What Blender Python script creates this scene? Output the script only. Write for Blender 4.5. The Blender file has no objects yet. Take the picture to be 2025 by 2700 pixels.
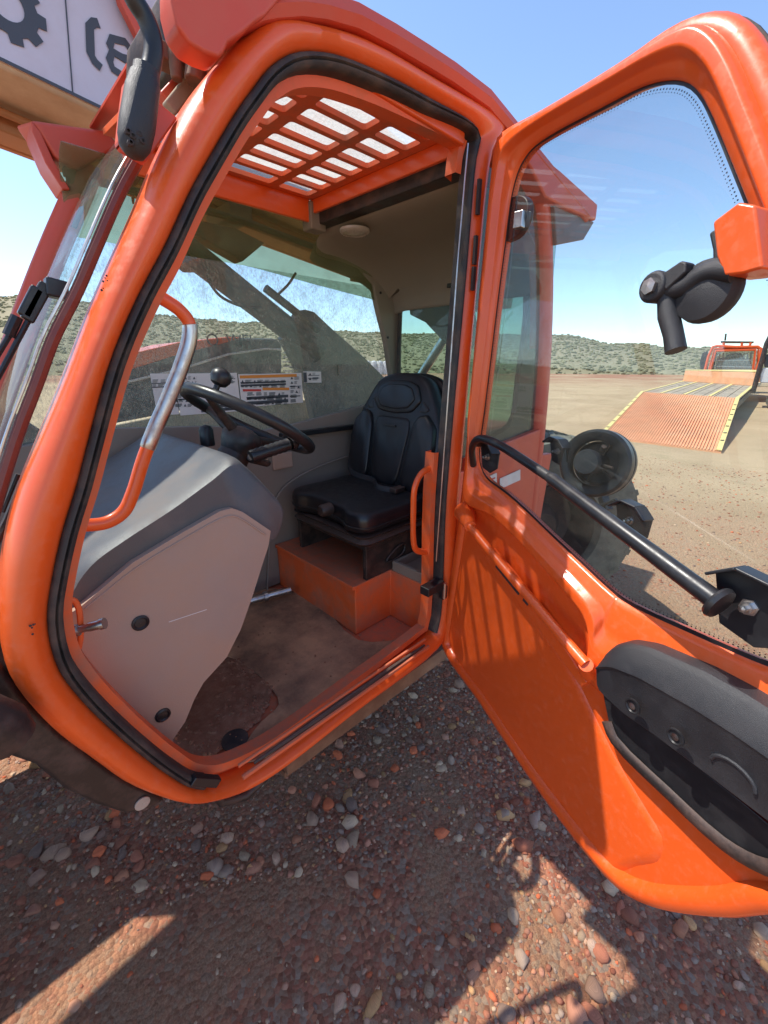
import bpy, bmesh, math, random
from math import sin, cos, pi, radians
from mathutils import Vector as V, Matrix, noise
from mathutils.geometry import tessellate_polygon
random.seed(7)
sc = bpy.context.scene
# ------------------------------------------------------------------ camera
F, PITCH, YAW = 1092.0, radians(19.65), radians(44.8)
CAM = V((0, -.8, 1.75))
fw = V((sin(YAW)*cos(PITCH), cos(YAW)*cos(PITCH), -sin(PITCH)))
rt = V((cos(YAW), -sin(YAW), 0)); up = rt.cross(fw)
cam = bpy.data.objects.new('camera', bpy.data.cameras.new('camera'))
sc.collection.objects.link(cam); sc.camera = cam
cam.data.sensor_fit = 'VERTICAL'; cam.data.sensor_height = 24; cam.data.sensor_width = 18
cam.data.lens = F/2700*24; cam.data.clip_start = .02; cam.data.clip_end = 3000
m = Matrix((rt, up, -fw)).transposed().to_4x4(); m.translation = CAM; cam.matrix_world = m
# ------------------------------------------------------------------ sky and sun
SUN = V((-.30, .44, 1.0)).normalized()          # towards the sun
EL = math.asin(SUN.z); AZ = math.atan2(SUN.x, SUN.y)
w = bpy.data.worlds.new('World'); sc.world = w; w.use_nodes = True
nt = w.node_tree; bg = nt.nodes['Background']
sky = nt.nodes.new('ShaderNodeTexSky'); sky.sky_type = 'NISHITA'; sky.sun_disc = False
sky.sun_elevation = EL; sky.sun_rotation = AZ; sky.altitude = 1500; sky.dust_density = .8; sky.air_density = 1.0; sky.ozone_density = 1.6
nt.links.new(sky.outputs[0], bg.inputs[0]); bg.inputs[1].default_value = .15
sl = bpy.data.lights.new('sun', 'SUN'); sl.energy = 3.15; sl.angle = radians(.5); sl.color = (1, .95, .87)
so = bpy.data.objects.new('sun', sl); sc.collection.objects.link(so)
so.rotation_euler = (-SUN).to_track_quat('-Z', 'Y').to_euler()
sc.view_settings.view_transform = 'Standard'; sc.view_settings.look = 'None'; sc.view_settings.gamma = 1
sc.view_settings.exposure = 1.05
sc.render.engine = 'CYCLES'
sc.cycles.transparent_max_bounces = 24; sc.cycles.max_bounces = 8
# ------------------------------------------------------------------ helpers: tracing the photograph onto real planes
K = 2025/1659
def ray(px, py): return fw + rt*((px-1012.5)/F) - up*((py-1350)/F)
def at_x(px, py, x): d = ray(px, py); return CAM + d*((x-CAM.x)/d.x)
def at_y(px, py, y): d = ray(px, py); return CAM + d*((y-CAM.y)/d.y)
def at_z(px, py, z): d = ray(px, py); return CAM + d*((z-CAM.z)/d.z)
A0 = V((1.08, -.01, .72)); A1 = V((1.155, -.01, 2.30)); AX = (A1-A0).normalized()
PH = radians(-114); DU = V((cos(PH), sin(PH), 0)); DN = DU.cross(AX).normalized()
if DN.dot(CAM-A0) < 0: DN = -DN                   # door normal towards the inside face (the camera side)
def at_d(px, py, off=0):
    d = ray(px, py); return CAM + d*(((A0+DN*off-CAM).dot(DN))/d.dot(DN))
def door_rz(r, z, off=0):
    t = (z-A0.z)/AX.z; return A0 + AX*t + DU*r + DN*off
def Dk(l): return [(a*K, b*K) for a, b in l]      # 1659-wide reading to photo pixels
def Cr(l, x0, y0, s): return [(x0+a*s, y0+b*s) for a, b in l]
ROOT = {}
def link(o, parent=None):
    sc.collection.objects.link(o)
    if parent is not None:
        o.parent = parent
        p = parent; T = V((0, 0, 0))
        while p is not None: T += p.location; p = p.parent
        o.matrix_parent_inverse = Matrix.Translation(-T) if parent.parent is None else Matrix.Identity(4)
    return o
def obj(name, vs, fs, mat, parent=None, smooth=True, bevel=0, seg=3, auto=40, solid=0, sub=0):
    me = bpy.data.meshes.new(name); me.from_pydata([tuple(v) for v in vs], [], fs); me.update()
    bm = bmesh.new(); bm.from_mesh(me); bmesh.ops.recalc_face_normals(bm, faces=bm.faces)
    if smooth:
        for f in bm.faces: f.smooth = True
        for e in bm.edges:
            if len(e.link_faces) == 2 and e.calc_face_angle(0) > radians(auto): e.smooth = False
    bm.to_mesh(me); bm.free()
    o = bpy.data.objects.new(name, me)
    if isinstance(mat, (list, tuple)):
        for mm in mat: me.materials.append(mm)
    else: me.materials.append(mat)
    link(o, parent)
    if solid: md = o.modifiers.new('s', 'SOLIDIFY'); md.thickness = solid; md.offset = 0
    if bevel:
        md = o.modifiers.new('b', 'BEVEL'); md.width = bevel; md.segments = seg; md.limit_method = 'ANGLE'; md.angle_limit = radians(30); md.harden_normals = True
    if sub: md = o.modifiers.new('u', 'SUBSURF'); md.levels = md.render_levels = sub
    return o
class MB:
    def __init__(s): s.v = []; s.f = []
    def add(s, vs, fs):
        n = len(s.v); s.v += [V(v) for v in vs]; s.f += [tuple(n+i for i in f) for f in fs]; return s
    def box(s, c, h, R=None):
        c = V(c); R = R or Matrix.Identity(3); vs = []
        for x in (-1, 1):
            for y in (-1, 1):
                for z in (-1, 1): vs.append(c + R @ V((x*h[0], y*h[1], z*h[2])))
        return s.add(vs, [(0,1,3,2),(4,6,7,5),(0,4,5,1),(2,3,7,6),(0,2,6,4),(1,5,7,3)])
    def bar(s, a, b, w, h, upv=(0, 0, 1)):
        a, b = V(a), V(b); d = (b-a).normalized(); sd = d.cross(V(upv)).normalized(); u2 = sd.cross(d)
        R = Matrix((d, sd, u2)).transposed(); return s.box((a+b)/2, ((b-a).length/2, w/2, h/2), R)
    def tube(s, pts, r, n=14, cap=True, flat=1, upv=None):
        pts = [V(p) for p in pts]; N = len(pts); rs = r if isinstance(r, (list, tuple)) else [r]*N
        t0 = (pts[1]-pts[0]).normalized(); u = V(upv) if upv else (V((0, 0, 1)) if abs(t0.z) < .9 else V((1, 0, 0)))
        u = (u - t0*u.dot(t0)).normalized(); vs = []; fs = []
        for i in range(N):
            t = (pts[min(i+1, N-1)]-pts[max(i-1, 0)]).normalized()
            u = (u - t*u.dot(t)).normalized(); w_ = t.cross(u)
            for k in range(n):
                a = 2*pi*k/n; vs.append(pts[i] + u*(cos(a)*rs[i]) + w_*(sin(a)*rs[i]*flat))
        for i in range(N-1):
            for k in range(n): fs.append((i*n+k, i*n+(k+1) % n, (i+1)*n+(k+1) % n, (i+1)*n+k))
        if cap: fs += [tuple(range(n)), tuple((N-1)*n+k for k in range(n))]
        return s.add(vs, fs)
    def cyl(s, a, b, r, n=24, r2=None): return s.tube([a, b], [r, r if r2 is None else r2], n)
    def lathe(s, c, ax, prof, n=32):
        ax = V(ax).normalized(); u = ax.orthogonal().normalized(); w_ = ax.cross(u); c = V(c); vs = []; fs = []
        for (r, h) in prof:
            for k in range(n): a = 2*pi*k/n; vs.append(c+ax*h+(u*cos(a)+w_*sin(a))*r)
        for i in range(len(prof)-1):
            for k in range(n): fs.append((i*n+k, i*n+(k+1) % n, (i+1)*n+(k+1) % n, (i+1)*n+k))
        return s.add(vs, fs)
    def prism(s, loop, ext, holes=()):
        """planar loop (3D) with holes, extruded by vector ext"""
        ext = V(ext); loops = [[V(p) for p in loop]] + [[V(p) for p in h] for h in holes]
        flat = [p for l in loops for p in l]; n = len(flat)
        tri = tessellate_polygon(loops) if len(loops) > 1 else None
        fs = []
        if tri: fs += [tuple(t) for t in tri] + [tuple(n+i for i in reversed(t)) for t in tri]
        else: fs += [tuple(range(n)), tuple(n+i for i in reversed(range(n)))]
        o = 0
        for l in loops:
            k = len(l)
            for i in range(k): a, b = o+i, o+(i+1) % k; fs.append((a, b, n+b, n+a))
            o += k
        return s.add(flat+[p+ext for p in flat], fs)
    def make(s, name, mat, parent=None, **kw): return obj(name, s.v, s.f, mat, parent, **kw)
    def split(s):
        root = list(range(len(s.v)))
        def find(a):
            while root[a] != a: root[a] = root[root[a]]; a = root[a]
            return a
        for f in s.f:
            for a in f[1:]: root[find(a)] = find(f[0])
        parts = {}
        for f in s.f: parts.setdefault(find(f[0]), []).append(f)
        out = []
        for fs in parts.values():
            ids = sorted({i for f in fs for i in f}); mp = {i: k for k, i in enumerate(ids)}
            q = MB(); q.v = [s.v[i] for i in ids]; q.f = [tuple(mp[i] for i in f) for f in fs]; out.append(q)
        return out
    def makes(s, name, mat, parent=None, **kw): return [q.make(name, mat, parent, **kw) for q in s.split()]
def smoothloop(pts, n=6, closed=True):
    P = [V(p) for p in pts]; N = len(P); out = []
    rng = range(N) if closed else range(N-1)
    for i in rng:
        if closed: p0, p1, p2, p3 = P[i-1], P[i], P[(i+1) % N], P[(i+2) % N]
        else: p0, p1, p2, p3 = P[max(i-1, 0)], P[i], P[i+1], P[min(i+2, N-1)]
        d1 = max((p1-p0).length, 1e-6)**.5; d2 = max((p2-p1).length, 1e-6)**.5; d3 = max((p3-p2).length, 1e-6)**.5
        m1 = (p2-p0)/(d1+d2)*d2 if d1 > 1e-3 else (p2-p1)
        m2 = (p3-p1)/(d2+d3)*d2 if d3 > 1e-3 else (p2-p1)
        m1 = ((p1-p0)/d1 - (p2-p0)/(d1+d2) + (p2-p1)/d2)*d2 if d1 > 1e-3 else p2-p1
        m2 = ((p2-p1)/d2 - (p3-p1)/(d2+d3) + (p3-p2)/d3)*d2 if d3 > 1e-3 else p2-p1
        for k in range(n):
            t = k/n; t2 = t*t; t3 = t2*t
            out.append(p1*(2*t3-3*t2+1) + m1*(t3-2*t2+t) + p2*(-2*t3+3*t2) + m2*(t3-t2))
    if not closed: out.append(P[-1])
    return out
def resample(P, n, closed=True):
    P = [V(p) for p in P]; Q = P + [P[0]] if closed else P
    L = [0]
    for i in range(1, len(Q)): L.append(L[-1]+(Q[i]-Q[i-1]).length)
    out = []; j = 0; m_ = n if closed else n-1
    for i in range(n):
        s_ = L[-1]*i/m_
        while j < len(Q)-2 and L[j+1] < s_: j += 1
        t = (s_-L[j])/max(L[j+1]-L[j], 1e-9); out.append(Q[j].lerp(Q[j+1], min(max(t, 0), 1)))
    return out
def offset_loop(P, nrm, d, closed=True):
    """offset a planar loop sideways by d (sign by normal)"""
    N = len(P); out = []
    for i in range(N):
        a = P[i-1] if (closed or i > 0) else P[i]; b = P[(i+1) % N] if (closed or i < N-1) else P[i]
        out.append(P[i] + (b-a).normalized().cross(nrm)*d)
    return out
def loft(loops, closed=True):
    n = len(loops[0]); vs = [p for l in loops for p in l]; fs = []
    for i in range(len(loops)-1):
        for k in range(n if closed else n-1):
            fs.append((i*n+k, i*n+(k+1) % n, (i+1)*n+(k+1) % n, (i+1)*n+k))
    return vs, fs
def ring(outer, inner, nrm, prof, closed=True):
    """surface between two matched loops; prof = [(t, h)...] t 0 outer..1 inner, h along nrm"""
    return loft([[o.lerp(i, t)+nrm*h for o, i in zip(outer, inner)] for t, h in prof], closed)
def closest_match(outer, inner):
    """for every outer point the matching inner point by shared arc length from the nearest start"""
    return outer, inner
# ------------------------------------------------------------------ materials
def mat(name, col, rough=.5, metal=0, dirt=None, dirt_amt=0, dscale=6, var=.08, vscale=3, bump=0, bscale=60, coat=0, spec=.5, dlo=.45, dhi=.75, updust=0):
    m_ = bpy.data.materials.new(name); m_.use_nodes = True; t = m_.node_tree; N = t.nodes; L = t.links; b = N['Principled BSDF']
    tc = N.new('ShaderNodeTexCoord')
    def noise_(sc_, det=6, ro=.6):
        n = N.new('ShaderNodeTexNoise'); n.inputs['Scale'].default_value = sc_; n.inputs['Detail'].default_value = det; n.inputs['Roughness'].default_value = ro
        L.new(tc.outputs['Object'], n.inputs['Vector']); return n
    def ramp(src, a, b_, lo=0, hi=1):
        r = N.new('ShaderNodeMapRange'); r.inputs[1].default_value = a; r.inputs[2].default_value = b_; r.inputs[3].default_value = lo; r.inputs[4].default_value = hi
        L.new(src, r.inputs[0]); return r.outputs[0]
    n1 = noise_(vscale); c = N.new('ShaderNodeMixRGB'); c.blend_type = 'MIX'
    c.inputs[1].default_value = (*[x*(1-var) for x in col], 1); c.inputs[2].default_value = (*[min(1, x*(1+var)) for x in col], 1)
    L.new(ramp(n1.outputs[0], .3, .7), c.inputs[0]); out = c.outputs[0]
    rr = None
    if dirt:
        n2 = noise_(dscale, 10, .68); fac = ramp(n2.outputs[0], dlo, dhi, 0, dirt_amt)
        if updust:
            g = N.new('ShaderNodeNewGeometry'); sx = N.new('ShaderNodeSeparateXYZ'); L.new(g.outputs['Normal'], sx.inputs[0])
            u_ = ramp(sx.outputs[2], .2, .95, 0, updust); mx = N.new('ShaderNodeMath'); mx.operation = 'MAXIMUM'
            n3 = noise_(dscale*5, 8, .7); mu = N.new('ShaderNodeMath'); mu.operation = 'MULTIPLY'
            L.new(u_, mu.inputs[0]); L.new(ramp(n3.outputs[0], .3, .6, .35, 1), mu.inputs[1])
            L.new(mu.outputs[0], mx.inputs[0]); L.new(fac, mx.inputs[1]); fac = mx.outputs[0]
        c2 = N.new('ShaderNodeMixRGB'); L.new(fac, c2.inputs[0]); L.new(out, c2.inputs[1]); c2.inputs[2].default_value = (*dirt, 1); out = c2.outputs[0]
        r_ = ramp(fac, 0, max(dirt_amt, .01), rough, min(.95, rough+.35)); L.new(r_, b.inputs['Roughness'])
    else: b.inputs['Roughness'].default_value = rough
    L.new(out, b.inputs['Base Color']); b.inputs['Metallic'].default_value = metal
    b.inputs['Coat Weight'].default_value = coat; b.inputs['Coat Roughness'].default_value = .12; b.inputs['Specular IOR Level'].default_value = spec
    if bump:
        nb = noise_(bscale, 5, .6); bp = N.new('ShaderNodeBump'); bp.inputs['Strength'].default_value = bump; bp.inputs['Distance'].default_value = .002
        L.new(nb.outputs[0], bp.inputs['Height']); L.new(bp.outputs[0], b.inputs['Normal'])
    return m_
DUST = (.30, .19, .13); RED_DUST = (.30, .13, .08)
M = {}
M['orange'] = mat('orange_paint', (.80, .105, .014), .33, dirt=(.75, .30, .16), dirt_amt=.13, dscale=60, dlo=.50, dhi=.72, var=.07, coat=.25, bump=.06, bscale=220)
M['orange_red'] = mat('red_orange_paint', (.62, .075, .035), .42, dirt=(.5, .2, .14), dirt_amt=.35, dscale=5, var=.06, bump=.05, bscale=200)  # redder and darker than the main orange
M['orange_dusty'] = mat('dusty_orange_paint', (.80, .12, .025), .5, dirt=DUST, dirt_amt=.75, dscale=7, var=.08, bump=.15, bscale=120, updust=.6)
M['rust'] = mat('rusty_steel', (.16, .085, .05), .8, dirt=(.32, .20, .12), dirt_amt=.8, dscale=11, var=.3, bump=.4, bscale=90)
M['maroon'] = mat('dark_red_trim_paint', (.16, .035, .025), .5, dirt=DUST, dirt_amt=.3, dscale=8)
M['rubber'] = mat('rubber_seal', (.030, .027, .026), .62, dirt=DUST, dirt_amt=.35, dscale=18, var=.2, bump=.2, bscale=200)
M['black'] = mat('black_satin', (.014, .014, .016), .34, dirt=(.12, .10, .09), dirt_amt=.12, dscale=14, var=.1, bump=.05, bscale=300)
M['black_tex'] = mat('black_textured_plastic', (.024, .024, .027), .42, dirt=(.16, .13, .12), dirt_amt=.10, dscale=12, var=.1, bump=.5, bscale=900)
M['black_dirty'] = mat('dusty_black_steel', (.022, .018, .017), .42, dirt=(.20, .11, .08), dirt_amt=.55, dscale=16, var=.15, bump=.3, bscale=150, updust=.5)
M['vinyl'] = mat('black_vinyl', (.010, .011, .014), .30, dirt=(.12, .085, .07), dirt_amt=.14, dscale=8, var=.1, bump=.12, bscale=260, updust=.12)
M['chrome'] = mat('bright_metal', (.55, .53, .52), .28, 1, dirt=(.2, .15, .12), dirt_amt=.4, dscale=25)
M['grey_trim'] = mat('grey_cab_trim', (.24, .20, .155), .7, dirt=(.26, .19, .14), dirt_amt=.35, dscale=6, var=.06, bump=.2, bscale=400)
M['wall_trim'] = mat('grey_wall_trim', (.25, .20, .165), .65, dirt=(.27, .19, .15), dirt_amt=.4, dscale=7, var=.06, bump=.2, bscale=400)
M['pink_panel'] = mat('dusty_grey_pink_plastic', (.38, .27, .22), .6, dirt=(.48, .28, .18), dirt_amt=.8, dscale=2.6, dlo=.40, dhi=.70, var=.07, bump=.25, bscale=350)
M['cowl'] = mat('dark_grey_cowl_plastic', (.095, .092, .095), .42, dirt=(.26, .19, .155), dirt_amt=.45, dscale=7, var=.1, bump=.4, bscale=500)
M['floor_mat'] = mat('dirty_rubber_floor_mat', (.17, .095, .06), .8, dirt=(.66, .36, .19), dirt_amt=.95, dscale=5, dlo=.33, dhi=.66, var=.25, bump=.7, bscale=70)
M['dirt'] = mat('packed_dirt', (.34, .155, .085), .95, dirt=(.50, .28, .17), dirt_amt=.8, dscale=25, var=.3, bump=1.0, bscale=120)
M['white'] = mat('white_decal', (.72, .68, .66), .5, dirt=(.4, .3, .25), dirt_amt=.2, dscale=20)
M['lilac'] = mat('white_boom_decal', (.60, .56, .62), .45, dirt=(.45, .38, .38), dirt_amt=.3, dscale=8, var=.04)
M['boom'] = mat('cream_boom_paint', (.66, .52, .34), .5, dirt=(.36, .19, .09), dirt_amt=.5, dscale=4, var=.08, bump=.1)
M['boom_brown'] = mat('brown_boom_steel', (.46, .20, .08), .6, dirt=(.45, .24, .12), dirt_amt=.6, dscale=6, var=.2, bump=.3)
M['olive'] = mat('dusty_dark_cylinder', (.11, .10, .085), .6, dirt=(.22, .18, .13), dirt_amt=.6, dscale=6, var=.15)
M['hood'] = mat('dark_engine_hood', (.055, .062, .070), .5, dirt=(.2, .18, .16), dirt_amt=.4, dscale=6)
M['ink'] = mat('dark_lettering', (.06, .065, .08), .5)
M['decal_orange'] = mat('decal_orange', (.75, .26, .04), .5)
M['decal_red'] = mat('decal_red', (.55, .05, .04), .5)
M['yellow'] = mat('faded_yellow_paint', (.80, .62, .22), .6, dirt=(.5, .35, .2), dirt_amt=.5, dscale=3)
M['wood'] = mat('weathered_planks', (.36, .28, .20), .85, dirt=(.55, .45, .3), dirt_amt=.6, dscale=3, var=.25, bump=.3)
M['ramp'] = mat('faded_orange_ramp_steel', (.80, .36, .17), .65, dirt=(.70, .46, .28), dirt_amt=.6, dscale=1.6, var=.12)
M['tyre'] = mat('dusty_tyre', (.075, .072, .060), .9, dirt=(.22, .21, .155), dirt_amt=.9, dscale=7, dlo=.35, dhi=.6, var=.2, bump=.6, bscale=60)
M['lens'] = mat('lamp_lens', (.42, .36, .30), .25, dirt=(.3, .2, .15), dirt_amt=.3, dscale=30)
M['scuff'] = mat('bare_scuff', (.04, .03, .03), .8)
def glassmat(name, tint, dust, damt, dscale=30, refl=1.0, lo=.45, hi=.8, base=.03, transl=False, lf=.5, st=1.0):
    m_ = bpy.data.materials.new(name); m_.use_nodes = True; t = m_.node_tree; N = t.nodes; L = t.links; N.remove(N['Principled BSDF'])
    o = N['Material Output']; tr = N.new('ShaderNodeBsdfTransparent'); tr.inputs[0].default_value = (*tint, 1)
    gl = N.new('ShaderNodeBsdfGlossy'); gl.inputs['Roughness'].default_value = .015; fr = N.new('ShaderNodeFresnel'); fr.inputs[0].default_value = 1.45
    fm = N.new('ShaderNodeMath'); fm.operation = 'MULTIPLY'; fm.inputs[1].default_value = refl; 
    ge = N.new('ShaderNodeNewGeometry'); inv = N.new('ShaderNodeMath'); inv.operation = 'MULTIPLY_ADD'; inv.inputs[1].default_value = -refl; inv.inputs[2].default_value = refl; L.new(ge.outputs['Backfacing'], inv.inputs[0])
    L.new(fr.outputs[0], fm.inputs[0]); L.new(inv.outputs[0], fm.inputs[1])
    mx = N.new('ShaderNodeMixShader'); L.new(fm.outputs[0], mx.inputs[0]); L.new(tr.outputs[0], mx.inputs[1]); L.new(gl.outputs[0], mx.inputs[2])
    df = N.new('ShaderNodeBsdfTranslucent' if transl else 'ShaderNodeBsdfDiffuse'); df.inputs[0].default_value = (*dust, 1)
    tc = N.new('ShaderNodeTexCoord'); n = N.new('ShaderNodeTexNoise'); n.inputs['Scale'].default_value = dscale; n.inputs['Detail'].default_value = 12; n.inputs['Roughness'].default_value = .75
    n2 = N.new('ShaderNodeTexNoise'); n2.inputs['Scale'].default_value = dscale*.12; n2.inputs['Detail'].default_value = 3
    mp = N.new('ShaderNodeMapping'); mp.inputs['Scale'].default_value = (1, 1, st); L.new(tc.outputs['Object'], mp.inputs[0]); L.new(mp.outputs[0], n.inputs['Vector']); L.new(tc.outputs['Object'], n2.inputs['Vector'])
    r = N.new('ShaderNodeMapRange'); r.inputs[1].default_value = lo; r.inputs[2].default_value = hi; r.inputs[3].default_value = base; r.inputs[4].default_value = damt
    a = N.new('ShaderNodeMath'); a.operation = 'MULTIPLY_ADD'; a.inputs[1].default_value = lf; L.new(n2.outputs[0], a.inputs[0])
    h = N.new('ShaderNodeMath'); h.operation = 'MULTIPLY'; h.inputs[1].default_value = 1-lf; L.new(n.outputs[0], h.inputs[0]); L.new(h.outputs[0], a.inputs[2])
    L.new(a.outputs[0], r.inputs[0])
    m2 = N.new('ShaderNodeMixShader'); L.new(r.outputs[0], m2.inputs[0]); L.new(mx.outputs[0], m2.inputs[1]); L.new(df.outputs[0], m2.inputs[2])
    L.new(m2.outputs[0], o.inputs[0]); return m_
M['glass'] = glassmat('door_glass', (.86, .90, .90), (.5, .46, .38), .07, base=.012, refl=2.0)
M['glass_screen'] = glassmat('front_glass', (.93, .96, .95), (.5, .48, .44), .10, base=.02, refl=.35)
M['glass_green'] = glassmat('rear_quarter_glass', (.62, .74, .68), (.45, .5, .42), .16, base=.05)
M['glass_header'] = glassmat('curved_top_glass', (.72, .76, .58), (.32, .34, .20), .42, dscale=14, base=.18)
M['glass_dirty'] = glassmat('dusty_side_glass', (.88, .93, .92), (.52, .50, .42), .55, dscale=170, base=.10, lo=.46, hi=.66, lf=.22, st=.45)
M['glass_roof'] = glassmat('dusty_roof_glass', (.93, .95, .95), (.60, .58, .54), .66, dscale=110, lo=.42, hi=.62, base=.30, transl=True, lf=.3)
# ------------------------------------------------------------------ things
def tag(o, label=None, cat=None, group=None, kind=None):
    if label: o['label'] = label
    if cat: o['category'] = cat
    if group: o['group'] = group
    if kind: o['kind'] = kind
    return o
def thing(name, loc, label, cat, group=None):
    o = bpy.data.objects.new(name, None); o.empty_display_size = .2; o.location = loc; sc.collection.objects.link(o)
    return tag(o, label, cat, group)
def text_mesh(s, size, org, xd, yd, mt, name, parent, off=.0012, bold=.0, shear=0):
    cu = bpy.data.curves.new('t', 'FONT'); cu.body = s; cu.size = size; cu.offset = bold; cu.shear = shear; cu.extrude = .0004; cu.resolution_u = 3
    ob = bpy.data.objects.new('t', cu); sc.collection.objects.link(ob)
    dg = bpy.context.evaluated_depsgraph_get(); me = bpy.data.meshes.new_from_object(ob.evaluated_get(dg)); bpy.data.objects.remove(ob)
    xd = V(xd).normalized(); yd = V(yd); yd = (yd-xd*yd.dot(xd)).normalized(); z = xd.cross(yd)
    T = Matrix((xd, yd, z)).transposed().to_4x4(); T.translation = V(org)+z*off
    me.transform(T); me.materials.clear(); me.materials.append(mt); me.name = name
    return link(bpy.data.objects.new(name, me), parent)

Y = V((0, 1, 0)); X = V((1, 0, 0)); Z = V((0, 0, 1))
# ================================================================== the setting
def ground():
    m_ = bpy.data.materials.new('gravel_and_dirt'); m_.use_nodes = True; t = m_.node_tree; N = t.nodes; L = t.links; b = N['Principled BSDF']
    g = N.new('ShaderNodeNewGeometry'); P = g.outputs['Position']
    def nz(s, d=8, r=.65):
        n = N.new('ShaderNodeTexNoise'); n.inputs['Scale'].default_value = s; n.inputs['Detail'].default_value = d; n.inputs['Roughness'].default_value = r; L.new(P, n.inputs['Vector']); return n.outputs[0]
    def mr(x, a, b_, lo=0, hi=1):
        r = N.new('ShaderNodeMapRange'); r.inputs[1].default_value = a; r.inputs[2].default_value = b_; r.inputs[3].default_value = lo; r.inputs[4].default_value = hi; L.new(x, r.inputs[0]); return r.outputs[0]
    def mix(f, a, b_, bt='MIX'):
        c = N.new('ShaderNodeMixRGB'); c.blend_type = bt
        for i, x in ((0, f), (1, a), (2, b_)):
            if isinstance(x, (int, float)): c.inputs[i].default_value = x
            elif isinstance(x, tuple): c.inputs[i].default_value = (*x, 1)
            else: L.new(x, c.inputs[i])
        return c.outputs[0]
    vo = N.new('ShaderNodeTexVoronoi'); vo.inputs['Scale'].default_value = 62; L.new(P, vo.inputs['Vector'])
    vr = N.new('ShaderNodeValToRGB'); sp = N.new('ShaderNodeSeparateColor'); L.new(vo.outputs['Color'], sp.inputs[0]); L.new(sp.outputs[0], vr.inputs[0])
    cr = vr.color_ramp; cr.elements[0].color = (.19, .085, .06, 1); cr.elements[1].color = (.36, .27, .20, 1)
    for p, c in ((.25, (.29, .12, .085, 1)), (.5, (.25, .16, .12, 1)), (.7, (.36, .17, .11, 1)), (.85, (.26, .20, .165, 1))):
        e = cr.elements.new(p); e.color = c
    cr.interpolation = 'CONSTANT'
    fine = mix(mr(nz(170, 6, .8), .38, .62), (.15, .085, .055), (.38, .25, .165))
    near = mix(mr(nz(2.2, 5), .42, .56, .25, .85), fine, vr.outputs[0])
    near = mix(1.0, near, (1.32, 1.15, .98), 'MULTIPLY')
    tan = mix(mr(nz(.35, 10, .7), .3, .7), (.47, .32, .18), (.68, .49, .29))
    tan = mix(mr(nz(28, 6, .8), .35, .65, 0, .45), tan, (.23, .17, .11))
    tan = mix(mr(nz(1.3, 8, .75), .52, .66, 0, .35), tan, (.30, .25, .13))
    # distance from the parked machine: coarse near, worn sandy pad farther off
    ln = N.new('ShaderNodeVectorMath'); ln.operation = 'LENGTH'; L.new(P, ln.inputs[0])
    n_ = nz(.8, 3); ad = N.new('ShaderNodeMath'); ad.operation = 'MULTIPLY_ADD'; ad.inputs[1].default_value = 3; L.new(n_, ad.inputs[0]); L.new(ln.outputs['Value'], ad.inputs[2])
    col = mix(mr(ad.outputs[0], 4.0, 9.0), near, tan)
    red = mix(mr(nz(.06, 4), .45, .6), (.36, .17, .10), (.46, .32, .19))
    col = mix(mr(ln.outputs['Value'], 38, 60), col, red)
    L.new(col, b.inputs['Base Color']); b.inputs['Roughness'].default_value = .95; b.inputs['Specular IOR Level'].default_value = .2
    bp = N.new('ShaderNodeBump'); bp.inputs['Strength'].default_value = .9; bp.inputs['Distance'].default_value = .012
    hh = N.new('ShaderNodeMath'); hh.operation = 'SUBTRACT'; L.new(nz(60, 6, .7), hh.inputs[0]); L.new(vo.outputs['Distance'], hh.inputs[1]); L.new(hh.outputs[0], bp.inputs['Height'])
    L.new(bp.outputs[0], b.inputs['Normal'])
    s = 2500
    tag(obj('ground', [(-s, -s, 0), (s, -s, 0), (s, s, 0), (-s, s, 0)], [(0, 1, 2, 3)], m_), kind='structure')
ground()
def bearing(px):   # azimuth of a photo column on the horizon
    d = ray(px, 960); return math.atan2(d.x, d.y)
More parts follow.
